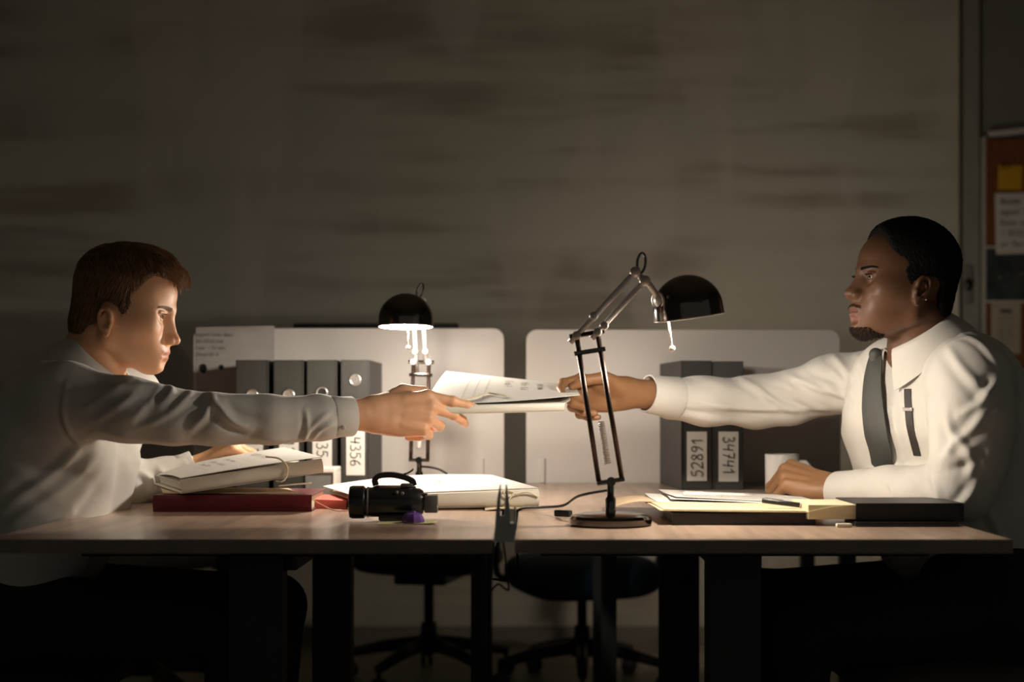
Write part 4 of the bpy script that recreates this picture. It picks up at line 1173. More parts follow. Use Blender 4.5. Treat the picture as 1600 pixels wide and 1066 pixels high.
def add_head(S, H, R, q):
    """head in local axes: x to the face, y to its left, z up; origin between the ears at eye level"""
    T = lambda p: np.array(H) + R @ np.array(p, float)
    E = lambda c, r, k, op='u', A=None: S.ell(T(c), r, R if A is None else R @ A, k, op)
    C = lambda a, b, r1, r2, k, op='u': S.cap(T(a), T(b), r1, r2, k, op)
    E((-.002, 0, .036), (.088, .0750, .077), .0)
    E((.040, 0, .036), (.055, .060, .052), .03)
    E((.042, 0, -.030), (.047, .053, .070), .03)
    E((.034, 0, -.066), (.046, .041, .034), .03)
    cx = q.get('chin', .080)
    E((cx, 0, -.096), (.017, .020, .0135), .022)
    for s in (-1, 1):
        C((.004, s * .050, -.064), (cx - .012, s * .014, -.099), .012, .0105, .022)
        C((.004, s * .050, -.062), (.004, s * .060, -.01), .013, .012, .03)
        E((.042, s * .050, .004), (.030, .017, .032), .03)
        E((.058, s * .045, -.026), (.024, .016, .014), .038)
        E((.040, s * .051, -.022), (.03, .013, .012), .035)
        C((.0905, s * .006, .0145), (.073, s * .043, .0160), .0088, .007, .014)
        E((.054, s * .031, -.056), (.022, .014, .020), .036)                        # cheek
    E((.069 + q.get('mx', 0), 0, -.069 + q.get('mz', 0)), (.030, .036, .030), .026)                                  # muzzle
    for s in (-1, 1): E((.099, s * .033, -.001), (.017, .0185, .0115), .013, 's')     # sockets
    # nose
    nt = q.get('nose', .1135); nz = q.get('nz', 0.0); mz = q.get('mz', 0.0); mx = q.get('mx', 0.0)
    C((.0905, 0, .008), (nt - .005, 0, -.034 + nz), .0062, .0078, .013)
    E((nt, 0, -.0405 + nz), (.0095, .0095, .0085), .008)
    aw = q.get('ala', .0125)
    for s in (-1, 1):
        E((nt - .010, s * aw, -.0435 + nz), (.0115, .0066, .0078), .006)
        E((nt - .004, s * aw * .52, -.0505 + nz), (.0055, .0032, .0035), .003, 's')
    C((.086, 0, .000), (.0935, 0, -.036 + nz), .0095, .0150, .012)                  # nose body
    # lips
    lf = q.get('lip', 1.0)
    E((.0955 + mx, 0, -.0660 + mz), (.0085 * lf, .0215, .0052 * lf), .006)
    for s in (-1, 1): E((.0945 + mx, s * .006, -.0648 + mz), (.0085 * lf, .010, .0045 * lf), .004)
    E((.0935 + mx, 0, -.0780 + mz), (.0085 * lf, .0190, .0058 * lf), .006)
    C((.1035 + mx, -.020, -.0716 + mz), (.1035 + mx, .020, -.0716 + mz), .0011, .0011, .004, 's')
    for s in (-1, 1):
        C((.1035 + mx, s * .010, -.0714 + mz), (.088 + mx, s * .026, -.0730 + mz), .0013, .0010, .004, 's')
    C((.0995 + mx, -.009, -.0880 + mz), (.0995 + mx, .009, -.0880 + mz), .005, .005, .010, 's')          # chin dip
    # eyes: lids round the ball, open slit
    op = q.get('open', .0042)
    for s in (-1, 1):
        ec = np.array([.0795, s * .032, 0.0])
        E(ec, (.0132, .0145, .0128), .006)
        C(ec + [.0125, -s * .013, -.001], ec + [.0100, s * .013, -.0005], op, op * .9, .0025, 's')
        C(ec + [.0108, -s * .011, .0068], ec + [.0080, s * .014, .0058], .0016, .0016, .006)   # upper lid roll
    # ears
    ex, ez = q['ear']; es = q.get('es', 1.0)
    for s in (-1, 1):
        A = rotz(s * .35) @ roty(-.16)
        ear = lambda p: np.array([ex, s * q.get('ey', .0735), ez]) + A @ (es * np.array([p[0], s * p[1], p[2]]))
        S.ell(T(ear((-.003, .004, .002))), np.array((.0155, .0055, .0275)) * es, R @ A, .006)
        S.ell(T(ear((-.001, .0135, -.001))), np.array((.0085, .0085, .0125)) * es, R @ A, .004, 's')
        S.ell(T(ear((-.003, .0145, .013))), np.array((.0085, .0055, .0085)) * es, R @ A, .004, 's')
        rim = [(.008, .006, .006), (.0105, .0085, .016), (.006, .011, .026), (-.004, .0125, .0300), (-.0135, .013, .025), (-.0175, .0125, .013), (-.0165, .0115, .0), (-.0115, .0095, -.014)]
        rp = smoothline(rim, 3)
        S.chain([T(ear(p)) for p in rp], [.0030 * es] * len(rp), .003)
        ah = smoothline([(-.006, .010, .018), (-.0105, .0105, .010), (-.011, .010, .0), (-.007, .0095, -.010), (.0, .0085, -.0155)], 3)
        S.chain([T(ear(p)) for p in ah], [.0022 * es] * len(ah), .003)
        S.ell(T(ear((.0095, .0075, -.004))), np.array((.0035, .004, .0055)) * es, R @ A, .004)       # tragus
        S.ell(T(ear((-.001, .0065, -.0235))), np.array((.0080, .0042, .0088)) * es, R @ A, .006)       # lobe


def hand(S, wrist, elbow, xd, zd, side, fingers, thumb, sc=1.0):
    """side +1 right hand, -1 left. xd: wrist to knuckles, zd: back of the hand. fingers: [mcp,pip,dip,spread] degrees x4"""
    x = np.array(xd, float); x /= np.linalg.norm(x)
    z = np.array(zd, float); z -= x * (z @ x); z /= np.linalg.norm(z)
    y = np.cross(z, x) * side
    W = np.array(wrist, float); bk = np.array(elbow, float) - W; bk /= np.linalg.norm(bk)
    T = lambda p: W + sc * (x * p[0] + y * p[1] + z * p[2])
    A = np.stack([x, y, z], 1)
    S.ell(T((.050, -.001, -.005)), np.array((.047, .037, .0135)) * sc, A, .014)
    S.ell(T((.034, .020, -.012)), np.array((.034, .017, .015)) * sc, A, .012)
    S.ell(T((.038, -.024, -.009)), np.array((.036, .013, .013)) * sc, A, .012)
    for s_ in (-1, 1): S.cap(W + bk * .075 + y * s_ * .005, T((.0, s_ * .011, -.001)), .0150 * sc, .0200 * sc, .012); S.cap(T((.0, s_ * .011, -.001)), T((.022, s_ * .014, -.002)), .0200 * sc, .0178 * sc, .012)      # broad wrist
    kn = [(.093, .0285, .001), (.0975, .0085, .003), (.092, -.0115, .001), (.082, -.030, -.003)]
    ln = [(.045, .027, .022), (.050, .031, .023), (.046, .029, .023), (.036, .021, .020)]
    rr = [(.0102, .0090, .0083, .0066), (.0104, .0092, .0085, .0068), (.0098, .0088, .0080, .0064), (.0088, .0077, .0070, .0058)]
    tips = []
    for i in range(4):
        m0 = (.012, kn[i][1] * .55, .001)
        S.cap(T(m0), T(kn[i]), .0125 * sc, .0108 * sc, .012)
        S.cap(T((kn[i][0] * .55, kn[i][1] * .8, .0105)), T((kn[i][0], kn[i][1], .0065)), .0022 * sc, .0040 * sc, .007)     # tendon, knuckle
        a1, a2, a3, sp = [math.radians(v) for v in fingers[i]]
        p = np.array(kn[i], float); ang = 0
        pts = [p]
        for L_, a in zip(ln[i], (a1, a2, a3)):
            ang += a
            d = np.array([math.cos(ang) * math.cos(sp), math.cos(ang) * math.sin(sp), -math.sin(ang)])
            p = p + d * L_; pts.append(p)
        S.cap(T(pts[0]), T(pts[1]), rr[i][0] * sc, rr[i][1] * sc, .006)
        S.cap(T(pts[1]), T(pts[2]), rr[i][1] * sc, rr[i][2] * sc, .003)
        S.cap(T(pts[2]), T(pts[3]), rr[i][2] * sc, rr[i][3] * sc, .003)
        S.ell(T(pts[1]), np.array((.0098, .0098, .0098)) * sc * rr[i][1] / .0092, None, .004)
        tips.append((T(pts[2]), T(pts[3]), A, ang))
    tp = [np.array(p, float) for p in thumb]
    tr = [.0150, .0118, .0105, .0080]
    for i in range(3): S.cap(T(tp[i]), T(tp[i + 1]), tr[i] * sc, tr[i + 1] * sc, .010 if i == 0 else .004)
    S.ell(T((tp[1] * .5 + np.array((.05, .02, -.006)) * .5)), np.array((.020, .013, .008)) * sc, A, .014)
    return T, tips


def colour(o, V, base, spots):
    """painted-on natural skin colour: spots = (centre, radius, colour, strength)"""
    c = np.tile(np.array(base + (1.0,), float), (len(V), 1))
    for ctr, rad, col, st in spots:
        rad = np.array(rad if hasattr(rad, '__len__') else [rad] * 3, float)
        if isinstance(ctr, tuple) and len(ctr) == 3 and isinstance(ctr[0], np.ndarray):
            H, R, p = ctr
            d = np.sqrt(((((V - H) @ R) - np.array(p)) / rad) ** 2 @ np.ones(3))
        else: d = np.sqrt((((V - np.array(ctr)) / rad) ** 2) @ np.ones(3))
        w_ = st * np.clip(1.3 - d, 0, 1) ** 1.0
        w_ = np.clip(w_ / .6, 0, st)
        c[:, :3] = c[:, :3] * (1 - w_[:, None]) + np.array(col) * w_[:, None]
    at = o.data.color_attributes.new('skin', 'FLOAT_COLOR', 'POINT')
    at.data.foreach_set('color', c.astype(np.float32).ravel())


def person_mesh(name, V, F, m, loc, parent=None, smooth=True, fill=None):
    o = mk(name, V - np.array(loc), F, m)
    if fill:
        bm = bmesh.new(); bm.from_mesh(o.data); bm.verts.ensure_lookup_table()
        for t in fill:
            try: bm.faces.new([bm.verts[i] for i in t])
            except ValueError: pass
        bmesh.ops.recalc_face_normals(bm, faces=bm.faces[-len(fill):])
        bm.to_mesh(o.data); bm.free()
    o.data.polygons.foreach_set('use_smooth', [True] * len(o.data.polygons))
    if parent is None: o.location = [float(v) for v in loc]
    else: o.parent = parent
    return o


def bvh_of(V, F): return BVHTree.FromPolygons([tuple(v) for v in V], [tuple(int(i) for i in f) for f in F])


def strands(guides, r0, name, m, parent, loc, n=3):
    return tag(strands_(guides, r0, name, m, parent, loc, n), kind='stuff')


def strands_(guides, r0, name, m, parent, loc, n=3):
    """tapered hairs, all in one mesh. guides: list of point arrays"""
    Vs = []; Fs = []; base = 0
    for g in guides:
        g = np.asarray(g); k = len(g)
        t = np.gradient(g, axis=0); t /= np.linalg.norm(t, axis=1, keepdims=True) + 1e-12
        ref = np.array([.31, .77, .55]); u = np.cross(t, ref); u /= np.linalg.norm(u, axis=1, keepdims=True) + 1e-12
        v = np.cross(t, u)
        rr = r0 * (1 - .85 * np.linspace(0, 1, k) ** 2)
        ring = np.concatenate([(g + rr[:, None] * (math.cos(a) * u + math.sin(a) * v))[:, None, :] for a in [2 * math.pi * j / n for j in range(n)]], 1)
        Vs.append(ring.reshape(-1, 3))
        ii = np.arange(k - 1)[:, None] * n + np.arange(n)[None]; jj = np.arange(k - 1)[:, None] * n + (np.arange(n)[None] + 1) % n
        Fs.append(np.stack([ii, jj, jj + n, ii + n], -1).reshape(-1, 4) + base); base += k * n
    V = np.concatenate(Vs); F = np.concatenate(Fs)
    return person_mesh(name, V, F, m, loc, parent)


def poly_sdf(poly):
    P_ = np.array(poly, float)
    def f(x, z):
        d = np.full(x.shape, 1e9); ins = np.zeros(x.shape, bool)
        for i in range(len(P_)):
            a = P_[i]; b = P_[(i + 1) % len(P_)]; e = b - a
            wx = x - a[0]; wz = z - a[1]
            t = np.clip((wx * e[0] + wz * e[1]) / (e @ e), 0, 1)
            d = np.minimum(d, (wx - e[0] * t) ** 2 + (wz - e[1] * t) ** 2)
            c = ((a[1] <= z) & (b[1] > z)) | ((b[1] <= z) & (a[1] > z))
            with np.errstate(divide='ignore', invalid='ignore'):
                xi = a[0] + (z - a[1]) / (e[1] if abs(e[1]) > 1e-9 else 1e-9) * e[0]
            ins ^= c & (x < xi)
        return np.where(ins, -1, 1) * np.sqrt(d)
    return f


def eyes(H, R, parent, loc, iris, look=(0, 0)):
    for s in (-1, 1):
        c = np.array(H) + R @ np.array([.0795, s * .032, 0.0])
        fw = R @ np.array([1, look[0], look[1]]); fw /= np.linalg.norm(fw)
        eb = MB().lathe([(.0118 * math.sin(math.pi * i / 14), -.0118 * math.cos(math.pi * i / 14)) for i in range(15)], c - loc, axis=fw, n=24).build('eyeball', mat('eye_white', (0.40, 0.37, 0.34), 0.08, noise=0.05, coat=0.6), parent, smooth=True)
        MB().lathe([(.0064, .0101), (.0052, .0110), (.0024, .01160), (.0023, .01165)], c - loc, axis=fw, n=20).build('iris', mat('iris_' + iris[0], iris[1], 0.1, noise=0.4, nscale=400, coat=0.6), eb, smooth=True)
        MB().lathe([(.0026, .01165), (.0012, .0119), (.0001, .0120)], c - loc, axis=fw, n=16).build('pupil', mat('pupil', (0.003, 0.003, 0.003), 0.05, noise=0.1, coat=0.6), eb, smooth=True)


def collar(name, C, ax, front, r1, hb, hf, flap_b, flap_f, m, parent, loc, open_=.35, wide=1.0, rk=(1.0, 1.0)):
    """shirt collar: stand and folded-down leaf round the neck"""
    ax = np.array(ax, float); ax /= np.linalg.norm(ax)
    fr = np.array(front, float); fr -= ax * (fr @ ax); fr /= np.linalg.norm(fr); sd = np.cross(ax, fr)
    prof = lambda t: t
    def f(u, v):
        th = open_ + (2 * math.pi - 2 * open_) * u
        cf = .5 + .5 * math.cos(th)            # 1 front, 0 back
        d = fr * math.cos(th) * rk[0] + sd * math.sin(th) * rk[1]
        hgt = hb + (hf - hb) * cf ** 1.3
        fl = flap_b + (flap_f - flap_b) * cf ** 4
        if v < .4:
            t = v / .4; return C + d * (r1 + .002 * t) + ax * (hgt * t) - loc
        t = (v - .4) / .6
        out = r1 + .003 + .007 * math.sin(min(t * 2.2, 1.57)) + .016 * t * wide
        return C + d * (out) + ax * (hgt + .002 * math.sin(math.pi * min(1, t * 3)) - fl * t) + fr * (.010 * t * cf ** 3) - loc
    return MB().sheet(f, 56, 16, .0016).build(name, m, parent, auto=60)


def cuff(path_a, path_b, r0, r1, m, parent, loc, name='cuff', squash=1.0, up=(0, 0, 1)):
    a = np.array(path_a, float); b = np.array(path_b, float); t = b - a; L_ = np.linalg.norm(t); t /= L_
    u = np.array(up, float); u -= t * (u @ t); u /= np.linalg.norm(u); v = np.cross(t, u)
    prof = [(r0 - .0025, .002), (r0, 0), (r0 + .0012, .003), ((r0 + r1) / 2, L_ / 2), (r1 + .001, L_ - .002), (r1, L_), (r1 - .0025, L_), (r1 - .004, L_ * .5), (r1 - .005, L_ * .2)]
    V = []; F = []; n = 40
    for r_, z_ in prof:
        for k in range(n):
            an = 2 * math.pi * k / n
            wob = 1 + .015 * math.sin(3 * an + 8 * z_)
            V.append(a + t * z_ + r_ * wob * (math.cos(an) * u + math.sin(an) * v * squash) - loc)
    for i in range(len(prof) - 1):
        for k in range(n): F.append((i * n + k, i * n + (k + 1) % n, (i + 1) * n + (k + 1) % n, (i + 1) * n + k))
    o = MB().add(V, F).build(name, m, parent, auto=50)
    # button
    bc = a + t * L_ * .55 - u * r0 * .55 - loc
    return o

M_shirt = mat('shirt_cotton', (0.66, 0.63, 0.575), 0.8, noise=0.03, nscale=5, sheen=0.15, bump=0.04, bscale=700)
M_trou = mat('trousers_dark', (0.010, 0.0105, 0.012), 0.85, noise=0.3, nscale=200)
M_shoe = mat('shoe_black', (0.008, 0.008, 0.008), 0.3, noise=0.2)
M_skinL = mat('skin_fair', (0.6, 0.36, 0.25), 0.48, noise=0.07, nscale=60, attr='skin', sss=0.15, bump=0.06, bscale=900)
M_skinR = mat('skin_deep', (0.2, 0.1, 0.06), 0.48, noise=0.08, nscale=60, attr='skin', sss=0.06, spec=0.35, bump=0.06, bscale=900)
M_hairL = mat('hair_brown', (0.34, 0.185, 0.085), 0.42, noise=0.35, nscale=60, spec=0.4)
M_hairLb = mat('hair_under', (0.105, 0.054, 0.025), 0.6, noise=0.4, nscale=180, stretch=(1, 1, 1), bump=0.4, bscale=300)
M_hairR = mat('hair_black', (0.006, 0.005, 0.0045), 0.75, noise=0.4, nscale=400, bump=1.0, bscale=420, spec=0.2)
M_line = mat('seam_shade', (0.60, 0.57, 0.51), 0.8, noise=0.05)


def legs(S, hips, knees, ankles, r=(.085, .062, .050)):
    for h, k, a in zip(hips, knees, ankles):
        S.cap(h, k, r[0], r[1], .04); S.cap(k, a, r[1], r[2], .02)

def shoes(ankles, fwd, parent, loc):
    for a in ankles:
        a = np.array(a); a0 = np.array([a[0], a[1], 0.0]); f = np.array(fwd, float); f /= np.linalg.norm(f)
        S = SDF()
        S.cap(a0 + [0, 0, .10], a0 + [0, 0, .045], .042, .040, .02)
        S.cap(a0 - f * .03 + [0, 0, .038], a0 + f * .12 + [0, 0, .032], .037, .034, .03)
        S.cap(a0 + f * .10 + [0, 0, .034], a0 + f * .18 + [0, 0, .026], .035, .026, .02)
        S.fn(lambda p: -(p[..., 2] - .003), (-9, -9, -9), (9, 9, 9), .004)
        V, F = S.mesh(.006); person_mesh('shoe', V, F, M_shoe, loc, parent)


def cloth(name, S, h, m, parent, loc, lines, sm=1, rumple=.0015, cut=None):
    V, F = S.mesh(h)
    V = smooth_mesh(V, F, sm)
    N = vnormals(V, F)
    V = folds(V, N, lines)
    # soft rumples along slanted directions
    D = 0
    for fr, ph, ax in ((38, .3, (.5, .3, .8)), (61, 1.7, (.8, -.2, -.5)), (90, 4.1, (.2, .6, .9)), (47, 2.2, (-.6, .7, .4))):
        ax = np.array(ax); D = D + np.sin(V @ ax * fr + ph + 2.0 * np.sin(V @ np.roll(ax, 1) * fr * .37))
    V = V + N * (rumple * D / 2)[:, None]
    if cut is not None: V = cut(V)
    o = person_mesh(name, V, F, m, loc, parent, fill=S.fill)
    return o, V, F

# ------------------------------------------------------------------ man on the left
def man_left():
    loc = np.array([-1.0, 2.72, 0.0])
    H = np.array([-.790, 2.72, 1.131]); R = head_frame(math.radians(0), math.radians(12))
    S = SDF()
    add_head(S, H, R, dict(chin=.084, nose=.1145, lip=.50, mx=.0050, open=.0040, ear=(.006, -.034), es=.86, ey=.0765))
    T = lambda p: H + R @ np.array(p, float)
    NB = P(132, 598, 2.72)
    S.cap(T((-.034, 0, -.050)), NB, .050, .056, .02)
    for s in (-1, 1): S.cap(T((-.030, s * .046, -.055)), NB + [.055, s * .018, .0], .010, .010, .02)
    SR = P(112, 625, 2.545); SL = np.array([-.835, 2.905, .955])
    ER = P(330, 655, 2.56); WR = P(566, 649, 2.655)
    EL = P(175, 765, 2.96); WL = P(312, 729, 3.02)
    S.cap(NB, P(60, 800, 2.72), .06, .08, .05)
    S.cap(P(60, 800, 2.72), P(0, 930, 2.72), .08, .085, .05)
    S.cap(NB - [0, 0, .06], SR, .035, .038, .02); S.cap(NB - [0, 0, .06], SL, .035, .038, .02)
    S.cap(SR, ER, .042, .034, .02); S.cap(ER, WR, .036, .0245, .02)
    S.cap(SL, EL, .042, .034, .02); S.cap(EL, WL, .034, .024, .02)
    # flattened right wrist
    WR = P(585, 647, 2.665); xd = np.array([1.0, .26, .03])
    hand(S, WR, ER, xd, (.10, -.95, .26), 1,
         [(2, 10, 6, -13), (26, 26, 14, -12), (56, 60, 30, -8), (66, 62, 30, -4)],
         [(.018, .022, -.010), (.056, .046, -.022), (.092, .044, -.030), (.120, .033, -.034)], 1.10)
    hand(S, WL, EL, np.array([.082, -.006, .052]), (-.5, -.35, .8), -1,
         [(62, 42, 22, 3), (64, 44, 22, 0), (64, 44, 22, -3), (64, 42, 20, -6)],
         [(.018, .026, -.010), (.050, .050, -.020), (.076, .056, -.034), (.098, .050, -.046)], .92)
    V, F = S.mesh(.0023)
    body = person_mesh('person', V, F, M_skinL, loc, fill=S.fill)
    tag(body, 'man in white shirt on the left reaching a file across the desks', 'person')
    base = (.76, .415, .235)
    red = (.66, .28, .175)
    sp = [((H, R, (.100, 0, -.066)), (.012, .024, .0075), (.50, .17, .125), .8), ((H, R, (.098, 0, -.078)), (.012, .022, .0075), (.52, .18, .13), .8),
          ((H, R, (.118, 0, -.042)), .016, red, .35)]
    for s in (-1, 1):
        sp += [((H, R, (.062, s * .05, -.04)), .03, red, .3), ((H, R, (-.024, s * .08, -.02)), (.025, .03, .035), red, .4)]
        sp += [((H, R, (.060, s * .045, -.085)), (.045, .04, .022), (.52, .29, .185), .4)]
    colour(body, V, base, sp)
    eyes(H, R, body, loc, ('hazel', (.10, .075, .04)), look=(-.02, .03))
    bv = bvh_of(V, F)
    # brows
    for s in (-1, 1):
        gs = []
        for i in range(260):
            u = rnd.random(); v = rnd.uniform(-1, 1)
            y = s * (.012 + .036 * u); z = .0130 + .0035 * math.sin(u * 2.4) + v * (.0036 * (1 - .5 * u))
            p0 = Vector(T((.16, y, z))); d = Vector(R @ np.array([-1, 0, 0]))
            hit = bv.ray_cast(p0, d, .2)
            if hit[0] is None: continue
            n_ = np.array(hit[1]); p = np.array(hit[0]) - n_ * .0003
            dr = R @ np.array([-.25, s * .9, .35 - .5 * u]); dr -= n_ * (dr @ n_); dr /= np.linalg.norm(dr)
            L_ = rnd.uniform(.006, .009)
            gs.append([p, p + dr * L_ * .5 + n_ * .0012, p + dr * L_ + n_ * .0008])
        strands(gs, .00045, 'eyebrow', M_hairL, body, loc)
    # lashes
    for s in (-1, 1):
        gs = []
        for i in range(26):
            u = i / 25; c = np.array([.0795, s * .032, 0]); a = -1 + 2 * u
            p = c + [.0118 - .004 * abs(a) ** 2, s * a * .0115, .0036]
            gs.append([T(p), T(p + np.array([.004, s * a * .0015, .0005])), T(p + np.array([.0065, s * a * .003, .0022]))])
        strands(gs, .00035, 'eyelashes', M_hairLb, body, loc)
    # ---- hair: under-cap and combed strands
    poly = [(.080, .150), (.100, .090), (.090, .070), (.066, .072), (.054, .060), (.048, .031), (.042, .0), (.039, -.030), (.026, -.032), (.021, -.016), (.012, -.004), (-.002, -.003), (-.012, -.012), (-.016, -.030), (-.018, -.050), (-.026, -.068), (-.069, -.078), (-.13, -.080), (-.14, .15)]
    pf = poly_sdf(poly)
    C = SDF()
    C.ell(T((.000, 0, .040)), (.097, .0815, .084), R, 0)
    C.ell(T((-.044, 0, -.035)), (.047, .058, .060), R, .03)
    for s in (-1, 1): C.ell(T((.024, s * .066, -.010)), (.026, .0135, .034), R, .012)
    C.ell(T((.036, .008, .068)), (.058, .062, .042), R, .03)
    C.ell(T((.040, .012, .085)), (.050, .050, .034), R, .02)
    def pcut(p):
        q = (p - H) @ R; return pf(q[..., 0] + .10 * np.maximum(0, .02 - np.abs(q[..., 1])) * 0, q[..., 2])
    C.fn(pcut, (-9, -9, -9), (9, 9, 9), .010)
    Vh, Fh = C.mesh(.003)
    Nh = vnormals(Vh, Fh)
    ql = (Vh - H) @ R
    Vh = Vh + Nh * (.0010 * np.sin(ql[:, 1] * 700 + 30 * ql[:, 0]) * (ql[:, 2] > .07))[:, None]
    cap = person_mesh('hair', Vh, Fh, M_hairLb, loc, body)
    hb = bvh_of(Vh, Fh)
    gs = []
    for i in range(5200):
        # roots over the crown and sides
        az = rnd.uniform(-math.pi, math.pi); el = math.asin(rnd.uniform(-.85, 1))
        dl = np.array([math.cos(el) * math.cos(az), math.cos(el) * math.sin(az), math.sin(el)])
        hit = hb.ray_cast(Vector(T((-.005, 0, .03)) + R @ dl * .2), Vector(-(R @ dl)), .25)
        if hit[0] is None: continue
        p = np.array(hit[0]); q = R.T @ (p - H)
        pts = [p]; ln_ = rnd.uniform(.030, .055) if q[2] > .055 else rnd.uniform(.014, .028)
        if q[0] > .045: ln_ *= .6
        stp = ln_ / 6
        jx = rnd.gauss(0, .16); jy = rnd.gauss(0, .16)
        lift = rnd.uniform(.0006, .0026) * (1.4 if q[2] > .08 else .6)
        okk = True
        for k in range(6):
            q = R.T @ (p - H)
            if q[2] > .060:       # top: from crown whorl forward, swept to his left
                cw = q - np.array([-.040, -.012, q[2]])
                fwd = np.array([1.0, .35, 0.0]) if q[0] > -.035 else np.array([-.9, 0, -.5])
                rad = np.array([cw[0], cw[1], 0]); rad /= np.linalg.norm(rad) + 1e-6
                d = .65 * fwd + .6 * rad
                if q[1] < -.035: d = np.array([.55, -.35, -.75])
                if q[1] > .045: d = np.array([.5, .3, -.8])
            else:                 # sides: down and back
                d = np.array([-.30, 0, -1.0]) if q[0] > -.03 else np.array([-.1, 0, -1.0])
                if q[0] > .03: d = np.array([.35, 0, -.9])
            if q[0] > .074 and q[2] > .045: d = np.array([.45, .25, -1.0 - 12 * max(0, q[0] - .09)])
            d = d + np.array([jx, jy, 0])
            d = R @ d; d /= np.linalg.norm(d)
            p2 = p + d * stp
            near = hb.find_nearest(Vector(p2), .05)
            if near[0] is not None and q[0] < .088:
                n_ = np.array(near[1]); p2 = np.array(near[0]) + n_ * lift * min(1, (k + 1) / 2.5)
            pts.append(p2); p = p2
        gs.append(pts)
    # quiff tip hanging over the forehead
    for i in range(1500):
        y = rnd.uniform(-.045, .05); u = rnd.random()
        p = T((.050 + rnd.uniform(-.02, .02), y, .102 + rnd.uniform(-.004, .008) - 6 * (y - .005) ** 2))
        hang = rnd.uniform(.6, 1.0)
        a = T((.080 + .006 * rnd.random(), y * .95 + .004, .103 - 8 * (y - .005) ** 2 + rnd.uniform(-.004, .005)))
        b_ = T((.108 + rnd.uniform(-.003, .003), y * .8 + .010, .096 - 8 * (y - .008) ** 2 + rnd.uniform(-.004, .004)))
        c_ = T((.107 + rnd.uniform(-.006, .003), y * .7 + .014, .070 + .014 * rnd.random() - 7 * (y - .008) ** 2))
        gs.append(bez(p, a, b_, c_, 6))
    strands(gs, .00062, 'hair_strands', M_hairL, cap, loc)

    # ---- shirt
    C = SDF()
    CH = P(88, 705, 2.72); BE = P(66, 800, 2.72); PV = P(28, 905, 2.72)
    for s in (-1, 1):
        C.cap(CH + [0, s * .075, 0], BE + [.005, s * .075, 0], .120, .118, .06)
        C.cap(BE + [0.005, s * .075, 0], PV + [0, s * .07, 0], .118, .118, .06)
        C.cap(P(100, 640, 2.72) + [0, s * .085, 0], CH + [0, s * .075, 0], .088, .118, .07)
    C.cap(NB + [-.030, 0, -.045], CH, .066, .10, .05)
    C.cap(NB + [-.040, -.02, -.030], P(100, 622, 2.57), .046, .058, .04)
    C.cap(NB + [-.030, .02, -.026], SL + [0, 0, .01], .046, .060, .04)
    C.cap(P(104, 628, 2.56), P(205, 642, 2.535), .062, .058, .04)
    C.chain([P(205, 640, 2.535), P(270, 652, 2.54), P(335, 655, 2.555), P(420, 655, 2.585), P(500, 653, 2.62)], [.058, .0500, .0465, .0448, .0410], .012)
    C.cap(P(500, 653, 2.62), P(524, 652, 2.632), .0415, .0385, .012)
    C.cap(SL, P(160, 740, 2.95), .060, .055, .05)
    C.chain([P(160, 745, 2.95), P(200, 757, 2.97), P(255, 747, 3.0), P(288, 734, 3.012)], [.055, .050, .040, .033], .02)
    C.cap(T((-.026, 0, -.06)), NB + [.0, 0, .0], .0575, .0615, .004, 's')
    C.fn(lambda p: p[..., 2] * 0 - 1.0, (-9,) * 3, (9,) * 3, 0)
    A = lambda l, Y: [P(x, y, Y) for x, y in l]
    Yf = 2.475
    ln = [
        ([(150, 612), (200, 606), (245, 604), (262, 612)], 0.0072, 0.0090, 2.49),
        ([(258, 596), (268, 610), (262, 622), (240, 636)], 0.0072, 0.0060, 2.49),
        ([(300, 610), (290, 625), (262, 650), (225, 664)], 0.0054, 0.0060, 2.49),
        ([(320, 622), (285, 640), (250, 662)], -0.0045, 0.0075, 2.49),
        ([(330, 618), (344, 640), (362, 658), (392, 668)], 0.0067, 0.0067, 2.505),
        ([(330, 622), (322, 645), (300, 664)], 0.0054, 0.0067, 2.505),
        ([(352, 622), (372, 645), (410, 655)], -0.0036, 0.0075, 2.51),
        ([(104, 600), (98, 640), (108, 676), (124, 694)], 0.0040, 0.0045, 2.475),
        ([(120, 560), (170, 580), (215, 590)], 0.0054, 0.0090, 2.56),
        ([(130, 690), (90, 735), (40, 770), (0, 795)], 0.0063, 0.0090, 2.56),
        ([(160, 700), (120, 745), (60, 790), (10, 820)], 0.0054, 0.0090, 2.57),
        ([(195, 705), (150, 770), (110, 820)], -0.0045, 0.0105, 2.60),
        ([(0, 845), (50, 825), (110, 800)], 0.0054, 0.0090, 2.56),
        ([(470, 690), (490, 665), (515, 645)], 0.0045, 0.0045, 2.58),
        ([(485, 690), (500, 672), (522, 662)], 0.0040, 0.0037, 2.585),
        ([(478, 640), (480, 665), (474, 688)], 0.0036, 0.0045, 2.58),
        ([(400, 684), (440, 686), (500, 682)], 0.0036, 0.0045, 2.56),
        ([(215, 735), (235, 750), (240, 775)], 0.0054, 0.0075, 2.93), ([(250, 735), (262, 752), (262, 768)], 0.0054, 0.0067, 2.94),
        ([(130, 640), (165, 620), (198, 600)], .0045, .0065, 2.49), ([(150, 657), (185, 634), (216, 612)], .0045, .0065, 2.48), ([(205, 655), (235, 628), (250, 606)], .0045, .006, 2.48),
        ([(296, 672), (320, 652), (332, 630)], .0045, .006, 2.505), ([(330, 624), (352, 652), (388, 672)], .005, .006, 2.51), ([(150, 672), (230, 688), (320, 690)], .003, .006, 2.49),
        ([(60, 560), (80, 548), (110, 548)], 0.0045, 0.0075, 2.62),
    ]
    sh, Vs, Fs = cloth('shirt', C, .0037, M_shirt, body, loc, ln, 2, .0013)
    cuff(P(516, 652, 2.625), P(550, 651, 2.646), .0385, .0365, M_shirt, sh, loc)
